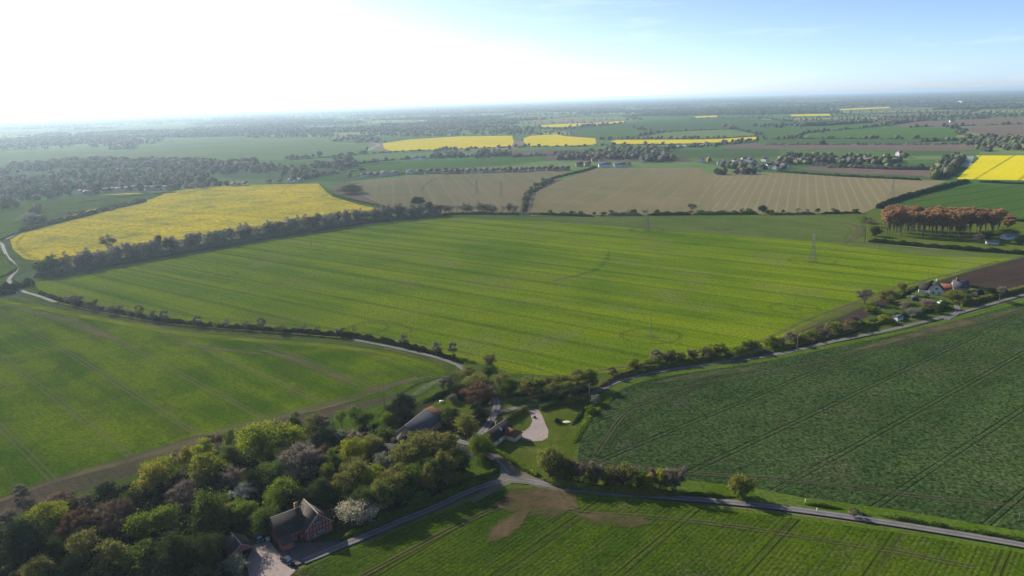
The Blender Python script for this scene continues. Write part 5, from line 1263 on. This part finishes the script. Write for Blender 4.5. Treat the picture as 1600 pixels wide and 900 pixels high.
# ---- car builder
def car(px,py,rot,paint,label,s=1.0):
    x,y=g(px,py); o=empty('car',(x,y,FZ[0]+.05),R(rot)); tag(o,label,'car')
    prof=[(-2.1,.35),(-2.15,.75),(-2.0,.92),(-1.35,.98),(-.75,1.42),(.75,1.45),(1.35,1.0),(2.0,.85),(2.12,.6),(2.1,.35)]
    def extr(mb,pr,w0,w1):
        n=len(pr); V=[(a,-(w0 if b<1.0 else w1),b) for a,b in pr]+[(a,(w0 if b<1.0 else w1),b) for a,b in pr]; F=[tuple(range(n)),tuple(range(2*n-1,n-1,-1))]+[(i,i+n,(i+1)%n+n,(i+1)%n) for i in range(n)]; mb.add(V,F)
    b=MB(); extr(b,prof,.88,.70); b.build('body',paint,o)
    gl=MB(); gl.add([(-1.30,-.72,1.0),(-1.30,.72,1.0),(-.80,.62,1.40),(-.80,-.62,1.40)],[(0,1,2,3)]); gl.v[-1][:,0]-=.03; gl.v[-1][:,2]+=.02; gl.build('rear_window',WM['glass'],o)
    gl=MB(); gl.add([(1.30,-.72,1.03),(1.30,.72,1.03),(.80,.62,1.42),(.80,-.62,1.42)],[(0,3,2,1)]); gl.v[-1][:,0]+=.03; gl.v[-1][:,2]+=.02; gl.build('windscreen',simple_mat('windscreen_glass',(.25,.35,.45),.05,.1,1),o)
    for sy in(-1,1):
        gl=MB(); gl.add([(-1.0,sy*.80,1.05),(1.0,sy*.80,1.05),(.7,sy*.72,1.38),(-.65,sy*.72,1.38)],[(0,1,2,3) if sy<0 else (0,3,2,1)]); gl.v[-1][:,1]+=sy*.03; gl.build('side_window',WM['glass'],o)
        for wx in(-1.35,1.35):
            t=MB(); t.tube((wx,sy*.72,.33),(wx,sy*.92,.33),.33,.33,14); wo=t.build('wheel',simple_mat('tyre',(.02,.02,.02),.9),o); h_=MB(); h_.tube((wx,sy*.921,.33),(wx,sy*.94,.33),.19,.19,10); h_.build('rim',WM['frame'],wo)
        hl=MB(); hl.box(2.02,2.13,sy*.55-.15,sy*.55+.15,.62,.76); hl.build('headlight',WM['frame'],o)
    return o
PB=simple_mat('dark_blue_paint',(.02,.035,.07),.25,.05,1); PG=simple_mat('dark_grey_paint',(.03,.03,.035),.25,.05,1)
car(404,845,-50,PB,'dark blue car parked between the garage and the red house')
car(449,880,-40,PG,'dark shrub drawn as a small black car on the edge of the pale drive in the shade')  # taken for a dark shrub, built here with the car shape
# white chest by the red house
mb=MB(); mb.box(-.5,.5,-.35,.35,0,.8); mb.box(-.56,.56,-.41,.41,.8,.9); o=mb.build('storage_box',WM['white']); o.location=(*g(419,846),FZ[0]+.05); tag(o,'small white box standing by the corner of the red house','box')
# ---- slate barn and farm buildings
def barn():
    a=np.array(g(636,663,7.5)); b=np.array(g(666,639,7.5)); d=b-a; th=math.degrees(math.atan2(d[1],d[0])); L=float(np.linalg.norm(d)); c=(a+b)/2
    o=empty('barn',(c[0],c[1],0),R(th)); tag(o,'long barn with a blue slate roof and a red tiled end','barn'); L2=L+3; Wd=10
    w=MB(); gable_walls(w,L2,Wd,3.6,7.45,0,2.5); w.build('wall',WM['brickpale'],o); r=MB(); gable_roof(r,L2,Wd,3.6,7.5,.35,.18,0,2.6); ro=r.build('roof',RM['slate'],o)
    m=MB(); m.tube((-L2/2-.3,0,7.7),(L2/2-2.2,0,7.7),.14,.14,6); m.build('ridge_tiles',LEAD,ro)
    # red tiled hipped end wing, turned across
    w2=MB(); x0=L2/2+2.0; w2.box(L2/2-.5,x0+2.2,-4.6,4.2,0,3.5); w2.build('wall',WM['brick'],o); r2=MB(); gable_roof(r2,6.4,9.4,3.5,6.9,.3,.16,1.6,1.6); r2.v[-1][:,0]+=L2/2+.9; r2.build('roof',RM['red'],o)
    window(o,'y-',-3,1.0,1.4,1.2,L2,Wd); window(o,'x-',0,4.0,1.2,1.2,L2,Wd); window(o,'y-',3,1.0,1.4,1.2,L2,Wd)
    cat_=MB(); cat_.box(-1,1,-Wd/2-.06,-Wd/2-.01,0,2.6); cat_.build('door',WM['timber'],o)
barn()
house(0,0,10,7,2.8,5.6,-8,'darkboard','dark','low outbuilding with a dark brown tiled roof left of the barn',name='outbuilding',cat='outbuilding',xy=g(618,694,5.6),wins=[('y-',2,1,1,1)])
house(0,0,4.6,4.6,2.4,5.4,15,'cream','brown','small square building with a pointed brown roof in front of the barn',hip=2.4,name='outbuilding',cat='outbuilding',xy=g(628,676,5.4),wins=[('y-',0,1,.9,1)])
house(0,0,8,6,2.6,4.8,25,'brick','red','red tiled shed behind the great olive tree',name='outbuilding',cat='outbuilding',xy=g(683,679,4.8))
# ---- cottage
def cottage():
    a=np.array(g(758,677,5.4)); b=np.array(g(790,655,5.4)); d=b-a; th=math.degrees(math.atan2(d[1],d[0])); L=float(np.linalg.norm(d)); c=(a+b)/2
    o=empty('cottage',(c[0],c[1],0),R(th)); tag(o,'cream walled cottage with dark tiled roof and skylight beside the gravel drive','cottage'); Wd=6.2
    w=MB(); gable_walls(w,L,Wd,2.6,5.35); w.build('wall',WM['cream'],o); r=MB(); gable_roof(r,L,Wd,2.6,5.4,.3,.15); ro=r.build('roof',RM['dark'],o)
    m=MB(); m.tube((-L/2-.3,0,5.55),(L/2+.3,0,5.55),.13,.13,6); m.build('ridge_tiles',LEAD,ro)
    sk=MB()
    V=np.array([(0,-1.0,4.62),(1.0,-1.0,4.62),(1.0,-2.0,3.74),(0,-2.0,3.74)])+np.array([.5,0,.18]); V2=V-np.array([0,0,.1]); sk.add(np.vstack([V,V2]),[(0,3,2,1),(4,5,6,7),(0,1,5,4),(1,2,6,5),(2,3,7,6),(3,0,4,7)]); sk.build('skylight',simple_mat('skylight_glass',(.45,.55,.65),.08,.05,1),ro)
    w2=MB(); w2.box(L/2-5.5,L/2-.5,-Wd/2-4.4,-Wd/2+.5,0,2.3); w2.build('wall',WM['cream'],o)
    r2=MB(); xc=L/2-3.0; ya=-Wd/2-4.8; yb=-.6; V=[(xc-2.8,ya,2.2),(xc+2.8,ya,2.2),(xc+2.8,yb,2.2),(xc-2.8,yb,2.2),(xc,ya,4.2),(xc,yb,4.2)]; r2.add(V,[(0,4,5,3),(1,2,5,4),(0,1,4),(2,3,5),(0,3,2,1)]); r2.build('roof',RM['red'],o)
    window(o,'x-',0,1.0,1.0,1.1,L,Wd); window(o,'x-',0,3.4,.7,.8,L,Wd,1); window(o,'y-',-3.2,1,1,1.1,L,Wd)
    dd=MB(); dd.box(-1.6,-.8,-Wd/2-.05,-Wd/2-.01,0,2.0); dd.build('door',WM['frame'],o); chimney(ro,1.2,.4,4.6,6.4,'brick',.7)
cottage()
mb=MB(); mb.tube((0,0,0),(0,0,.18),1.7,1.7,24); mb.tube((0,0,.18),(0,0,.3),1.4,.9,24); o=mb.build('garden_feature',WM['cream']); o.location=(*g(885,661),FZ[0]); o.scale=(.9,.55,1); tag(o,'white oval garden feature lying on the lawn next to a dark shrub','garden feature')
mb=MB()
for k in range(5): mb.box(-.9,.9,-.4+k*.17,-.28+k*.17,.74,.78)
mb.box(-.7,-.6,-.35,.4,0,.74); mb.box(.6,.7,-.35,.4,0,.74); mb.box(-.9,.9,-.75,-.55,.42,.46); mb.box(-.9,.9,.6,.8,.42,.46); o=mb.build('garden_table',WM['frame']); o.location=(*g(690,630),FZ[0]); tag(o,'small pale picnic table on the lawn behind the slate barn','table')
# ---- white farmhouse on the right
def farm_right():
    o=house(0,0,9,7.5,3.4,7.2,62,'white','dark','white gabled farmhouse with dark roofs beside the upper road',name='farmhouse',cat='farmhouse',xy=g(1464,441,7.2),chim=[(2.5,0,6.4,8.4,'white',.8)],wins=[('x-',0,3.6,1.3,1.2),('x-',-1.6,1.0,1.2,1.2),('x-',1.6,1.0,1.2,1.2),('y-',1,1,1.2,1.2),('y+',-1,1,1.2,1.2)])
    w=MB(); gable_walls(w,7,5.5,2.8,5.9); w.v[-1]=w.v[-1]@np.array([[0,1,0],[-1,0,0],[0,0,1]]); w.v[-1][:,1]+=5.5; w.build('wall',WM['white'],o)
    r=MB(); gable_roof(r,7,5.5,2.8,6.0,.3,.16); r.v[-1]=r.v[-1]@np.array([[0,1,0],[-1,0,0],[0,0,1]]); r.v[-1][:,1]+=5.5; r.build('roof',RM['dark'],o)
farm_right()
house(0,0,13,5,2.4,4.2,-20,'brick','red','low red tiled link building right of the white farmhouse',name='outbuilding',cat='outbuilding',xy=g(1486,444,4.2))
house(0,0,8,7,3.4,7.0,-20,'brickpale','slate','blue roofed house with red chimney behind the farmhouse garden',xy=g(1501,438,7.0),chim=[(-2,0,6.2,8.4,'brick',.9)],wins=[('y-',-1.5,1,1.2,1.2),('y-',1.5,1,1.2,1.2)])
house(0,0,4,3,2,2.8,10,'darkboard','grey','small grey shed on the left of the farmhouse garden',name='shed',cat='shed',xy=g(1428,462,2.8))
house(0,0,5,3.5,2,3.0,30,'white','grey','pale roofed greenhouse in the farmhouse garden',name='shed',cat='shed',xy=g(1403,492,3.0))
house(0,0,5,4,2.2,3.4,20,'darkboard','dark','dark shed at the right end of the farmhouse plot',name='shed',cat='shed',xy=g(1528,452,3.4))
house(0,0,12,7,3,5,15,'white','grey','pale roofed building half hidden by the lime tree right of the poplars',name='outbuilding',cat='outbuilding',xy=g(1578,364,5.0))
house(0,0,8,4,2.4,3.6,-10,'white','grey','small white roofed shed below the poplars',name='shed',cat='shed',xy=g(1551,375,3.6))
mb=MB(); [mb.box(-2,2,-1,1,0,.3),mb.box(-1.9,1.9,-.9,.9,.3,.9),mb.box(-1.5,1.2,-.8,.8,.9,1.35)]; mb.build('van_tmp',WM['white']) if False else None
car(1470,475,20,simple_mat('white_paint',(.75,.75,.75),.3,.03,1),'white car parked by the gate of the farmhouse')
# ---- village and far houses
def fh(px,py,L,rot,wall,roof,label,group,he=4.6,Wd=7.5,hr=7.6,hip=0.0,ch=True,name='house',cat='house',win=True):
    return house(px,py,L,Wd,he,hr,rot,wall,roof,label,group,hip,[(L*.3,0,hr-.8,hr+1.0,'brick',.9)] if ch else (),[('y-',-L*.25,.9,1.2,1.2),('y-',L*.25,.9,1.2,1.2),('y-',-L*.25,3.2,1.1,1.0),('y-',L*.25,3.2,1.1,1.0)] if win else (),name,cat)
for i,(px,py) in enumerate([(600,275),(616,274),(655,272),(641,272),(672,271),(683,271)]):
    fh(px,py,12,[0,5,-15,70,-10,60][i],'white' if i in(0,1,3) else 'brickpale','grey' if i in(0,1,3) else 'dark','one of the large new hipped houses at the end of the beige field','new houses beyond the beige field',5,10,8.6,3.5 if i in(0,1,3) else 2.0,ch=False)
for i in range(22):
    px=572+ (0 if i==0 else 0); 
    px=696+i*9.0+rnd.uniform(-1.5,1.5); py=271.5-(px-696)*.028+rnd.uniform(-.5,.8)
    fh(px,py,rnd.uniform(8,11),rnd.uniform(-6,6),rnd.choice(['brickpale','brick','brickpale','brick','cream']),rnd.choice(['dark','dark','slate','brown']),'small dark roofed house in the long village row behind the beige fields','long row of village houses',4.6,7,7.4)
for i,(px,py,w) in enumerate([(568,276,10),(578,275,9),(545,277,8),(588,275,9),(470,284,9),(455,285,10),(437,286,9),(420,287,9)]):
    fh(px,py,w,rnd.uniform(-20,20),rnd.choice(['brickpale','white','brick']),rnd.choice(['dark','slate']),'house among trees just above the yellow field','houses above the yellow field',3.6,7,6.4)
for i,(px,py,L,wall,roof,rot) in enumerate([(905,260,12,'brick','dark',5),(918,259,11,'brickpale','slate',0),(937,256,9,'white','slate',80),(945,261,22,'white','slate',2),(968,261,20,'white','slate',2),(982,259,10,'brickpale','farred',70),(1003,254,9,'white','dark',60),(930,252,14,'brick','dark',5)]):
    fh(px,py,L,rot,wall,roof,['brick house at the left end of the middle village group','dark roofed house next to the end of the beige field hedge','tall white gable in the middle village group','long white house with blue roof at the top of the beige field','second long white house with blue roof at the top of the beige field','house with a pale red roof right of the white houses','white gable end among trees in the village centre','dark roofed house behind the white gable'][i],None,4.8,8,8.0)
for i in range(26):
    px=[1096,1108,1124,1131,1140,1148,1156,1162,1172,1178,1195,1201,1206,1212,1217,1235,1243,1250,1256,1262,1268,1277,1284,1290,1226,1188][i]; py=[253,252,257,255,259,254,256,252,253,257,252,262,259,264,260,250,252,254,251,252,255,253,254,253,262,265][i]
    fh(px,py,rnd.uniform(8,12),rnd.uniform(-90,90),rnd.choice(['white','white','cream','brick','brickpale','brickpale']),rnd.choice(['dark','slate','farred','brown','dark']),'village house with light walls among the trees on the right','houses of the village on the right',4.6,7.5,7.6)
house(1405,243,11,8.5,5,9,25,'white','farred','white and pink gabled house standing alone right of the village',wins=[('y-',-2.5,1,1.4,1.4),('y-',2.5,1,1.4,1.4),('y-',-2.5,3.6,1.2,1.2),('y-',2.5,3.6,1.2,1.2)],chim=[(2,0,8,10,'brick',.9)])
house(1385,246,10,8,4,7,0,'brickpale','dark','dark roofed house left of the white and pink gabled house')
house(1350,247,11,8,4,7,10,'brickpale','dark','dark roofed house among trees left of the long farm building')
house(1365,252,55,12,3.5,6.5,-2,'darkboard','grey','very long low grey farm building behind the tree line',name='farm_building',cat='farm building',chim=())
house(1402,252,14,12,4,7.5,80,'darkboard','dark','dark barn at the right end of the long farm building',name='barn',cat='barn')
house(1540,236,13,9,4,7.5,10,'darkboard','slate','small blue barn left of the far right rape field',name='barn',cat='barn')
house(1510,160,120,60,9,13,3,'white','grey','large pale warehouse on the right horizon',name='warehouse',cat='warehouse')
for i,(px,py) in enumerate([(186,268),(194,269),(204,268),(234,267),(128,303),(135,304),(142,304),(168,300),(178,299),(188,299),(200,298),(212,297),(220,296),(232,297),(243,297),(366,291),(376,290),(383,290),(250,296),(262,296)]):
    fh(px,py,rnd.uniform(8,13),rnd.uniform(-40,40),rnd.choice(['brickpale','brick','brickpale','cream','white']),rnd.choice(['slate','dark','dark']),'pale house glimpsed among the trees of the left valley','houses in the wooded valley on the left',3.6,7,6.6,win=False)
for i,(px,py) in enumerate([(650,249),(660,249),(705,211),(712,211),(765,211)]):
    fh(px,py,14,rnd.uniform(-20,20),'white','slate','pale farm building beside a far hedgerow','pale farm buildings in far hedgerows',4,9,7,win=False)
fh(1487,191,16,0,'white','slate','tiny white house on the dark tree line to the far right',None,5,9,8,win=False)

# ================================================================== POLES, PYLONS, WIRES
WOODM=simple_mat('weathered_pole_wood',(.14,.12,.10),.9,.2,3); STEEL=simple_mat('galvanised_steel',(.09,.095,.10),.7,.1,2,metal=0); CER=simple_mat('brown_ceramic',(.35,.33,.30),.4,.1,2)
def pole(px,py,h,label,group=None,arm=2.0,rot=0.0,trans=False):
    x,y=g(px,py); o=empty('power_pole',(x,y,0),R(rot)); tag(o,label,'power pole',group)
    m=MB(); m.tube((0,0,-.3),(0,0,h),.17,.12,10); m.build('post',WOODM,o)
    m=MB(); m.box(-arm/2,arm/2,-.07,.07,h-.45,h-.30); ca=m.build('crossarm',WOODM,o)
    m=MB()
    for a in(-arm/2+.1,0,arm/2-.1): m.tube((a,0,h-.30),(a,0,h-.05),.07,.05,8)
    m.build('insulators',CER,ca)
    if trans: m=MB(); m.tube((0,-.45,h-2.4),(0,-.45,h-1.3),.32,.32,12); m.build('transformer',STEEL,o)
    return (x,y,h)
P1=pole(921,628,8.2,'wooden power pole with a transformer at the top corner of the cottage garden',trans=True,rot=60)
P0=pole(767,658,8.0,'wooden pole on the lane just north of the cottage',rot=60)
P2=pole(1245,549,8.0,'wooden pole on the upper road beside the golden bush',rot=60)
P3=pole(1394,504,8.0,'wooden pole at the left end of the farmhouse garden',rot=60)
P4=pole(601,637,7.5,'wooden pole at the field edge beside the near black evergreens',rot=20)
pole(1560,478,7.0,'thin wooden pole beside the dark pine')
pole(1449,442,9.5,'wooden pole behind the white farmhouse',rot=20)
pole(1017,525,9.5,'lone wooden pole inside the round wheel tracks low in the central field',arm=1.6,rot=70)
pole(1241,481,9.5,'lone wooden pole in wheel tracks at the right of the central field near the farmhouse',arm=1.6,rot=70)
pole(341,431,9.5,'lone wooden pole at the left of the central field',arm=1.6,rot=70)
pole(487,387,9.5,'far wooden pole in the upper left of the central field near the belt',arm=1.6,rot=70)
pole(1592,815,2.6,'short post on the lower road verge at the right edge',arm=.5)
def wires(A,B,label,sag=1.2,offs=(-.85,0,.85)):
    a=np.array(A);b=np.array(B);d=(b-a)[:2];d/=np.linalg.norm(d);nn=np.array([-d[1],d[0],0]); m=MB()
    for k in offs:
        pts=[a+(b-a)*t+nn*k-np.array([0,0,sag*4*t*(1-t)+.0]) for t in np.linspace(0,1,13)]
        for p,q in zip(pts[:-1],pts[1:]): m.tube(p,q,.022,.022,3,cap=False)
    tag(m.build('power_line',STEEL),label,'power line')
wires(P0,P1,'thin overhead wires from the lane pole to the garden pole'); wires(P1,P2,'thin overhead wires over the upper road from the garden pole',4); wires(P2,P3,'thin overhead wires over the upper road to the farmhouse',2)
# two lattice pylons in the central field, faint ones beyond
def pylon(px,py,h,label,group=None,rot=0.0,k=1.0):
    x,y=g(px,py); o=empty('pylon',(x,y,0),R(rot)); tag(o,label,'pylon',group)
    def hw(z): return 2.1*(1-z/(h*.62))+.55 if z<h*.62 else .55*(1-(z-h*.62)/(h*.38))+.12*((z-h*.62)/(h*.38))
    zs=[0,h*.12,h*.24,h*.36,h*.48,h*.60,h*.70,h*.80,h*.90,h]; w=MB(); t=.09*k
    for sx in(-1,1):
        for sy in(-1,1):
            l=MB()
            for a,b in zip(zs[:-1],zs[1:]): l.tube((sx*hw(a),sy*hw(a),a),(sx*hw(b),sy*hw(b),b),t,t,4)
            l.build('leg',STEEL,o)
    for a,b in zip(zs[:-1],zs[1:]):
        for s in(-1,1):
            for (p,q) in((-1,1),(1,-1)):
                w.tube((p*hw(a),s*hw(a),a),(q*hw(b),s*hw(b),b),t*.6,t*.6,3); w.tube((s*hw(a),p*hw(a),a),(s*hw(b),q*hw(b),b),t*.6,t*.6,3)
            w.tube((-hw(b),s*hw(b),b),(hw(b),s*hw(b),b),t*.6,t*.6,3); w.tube((s*hw(b),-hw(b),b),(s*hw(b),hw(b),b),t*.6,t*.6,3)
    w.build('bracing',STEEL,o)
    for z,ar in((h*.66,3.2),(h*.79,3.6),(h*.91,2.6)):
        c=MB()
        for s in(-1,1):
            for e in(-.3,.3): c.tube((0,e,z+.5),(s*ar,0,z),t*.8,t*.6,4); c.tube((0,e,z-.1),(s*ar,0,z),t*.8,t*.6,4)
        co=c.build('crossarm',STEEL,o); i=MB()
        for s in(-1,1): i.tube((s*ar,0,z),(s*ar,0,z-1.3),.09,.09,6)
        i.build('insulators',CER,co)
pylon(1269,410,22.5,'steel lattice pylon at the right of the central field, the nearest one',rot=75,k=1.15)
pylon(1011,361,21,'steel lattice pylon near the top of the central field',rot=75,k=1.2)
for px,py in[(745,305),(783,308),(1394,306),(457,262),(596,268)]: pylon(px,py,20,'faint lattice pylon beyond the central field','far pylons',75,.8)
# marker posts and a small sign on the verge
for px,py,l in[(1258,787,'short white marker post at the start of the verge hedge'),(1276,801,'short dark marker post on the edge of the lower road')]:
    m=MB(); m.box(-.07,.07,-.07,.07,0,1.1); m.box(-.09,.09,-.09,.09,1.1,1.16); o=m.build('marker_post',WM['frame']); o.location=(*g(px,py),FZ[0]); tag(o,l,'post')

# ================================================================== HAZE
HAZE_DENSITY=7e-5
hb=MB(); hb.box(-63000,63000,-21000,61000,-2.6,123.0)
hm,nt,out=newmat('haze'); n=N(nt); pv=n.n('ShaderNodeVolumePrincipled'); pv.inputs['Color'].default_value=(.64,.82,1.0,1); pv.inputs['Density'].default_value=HAZE_DENSITY; pv.inputs['Anisotropy'].default_value=.5
n.l(pv.outputs[0],out.inputs['Volume']); ho=hb.build('haze',hm); tag(ho,'thin pale haze lying over the whole landscape','haze',kind='stuff')
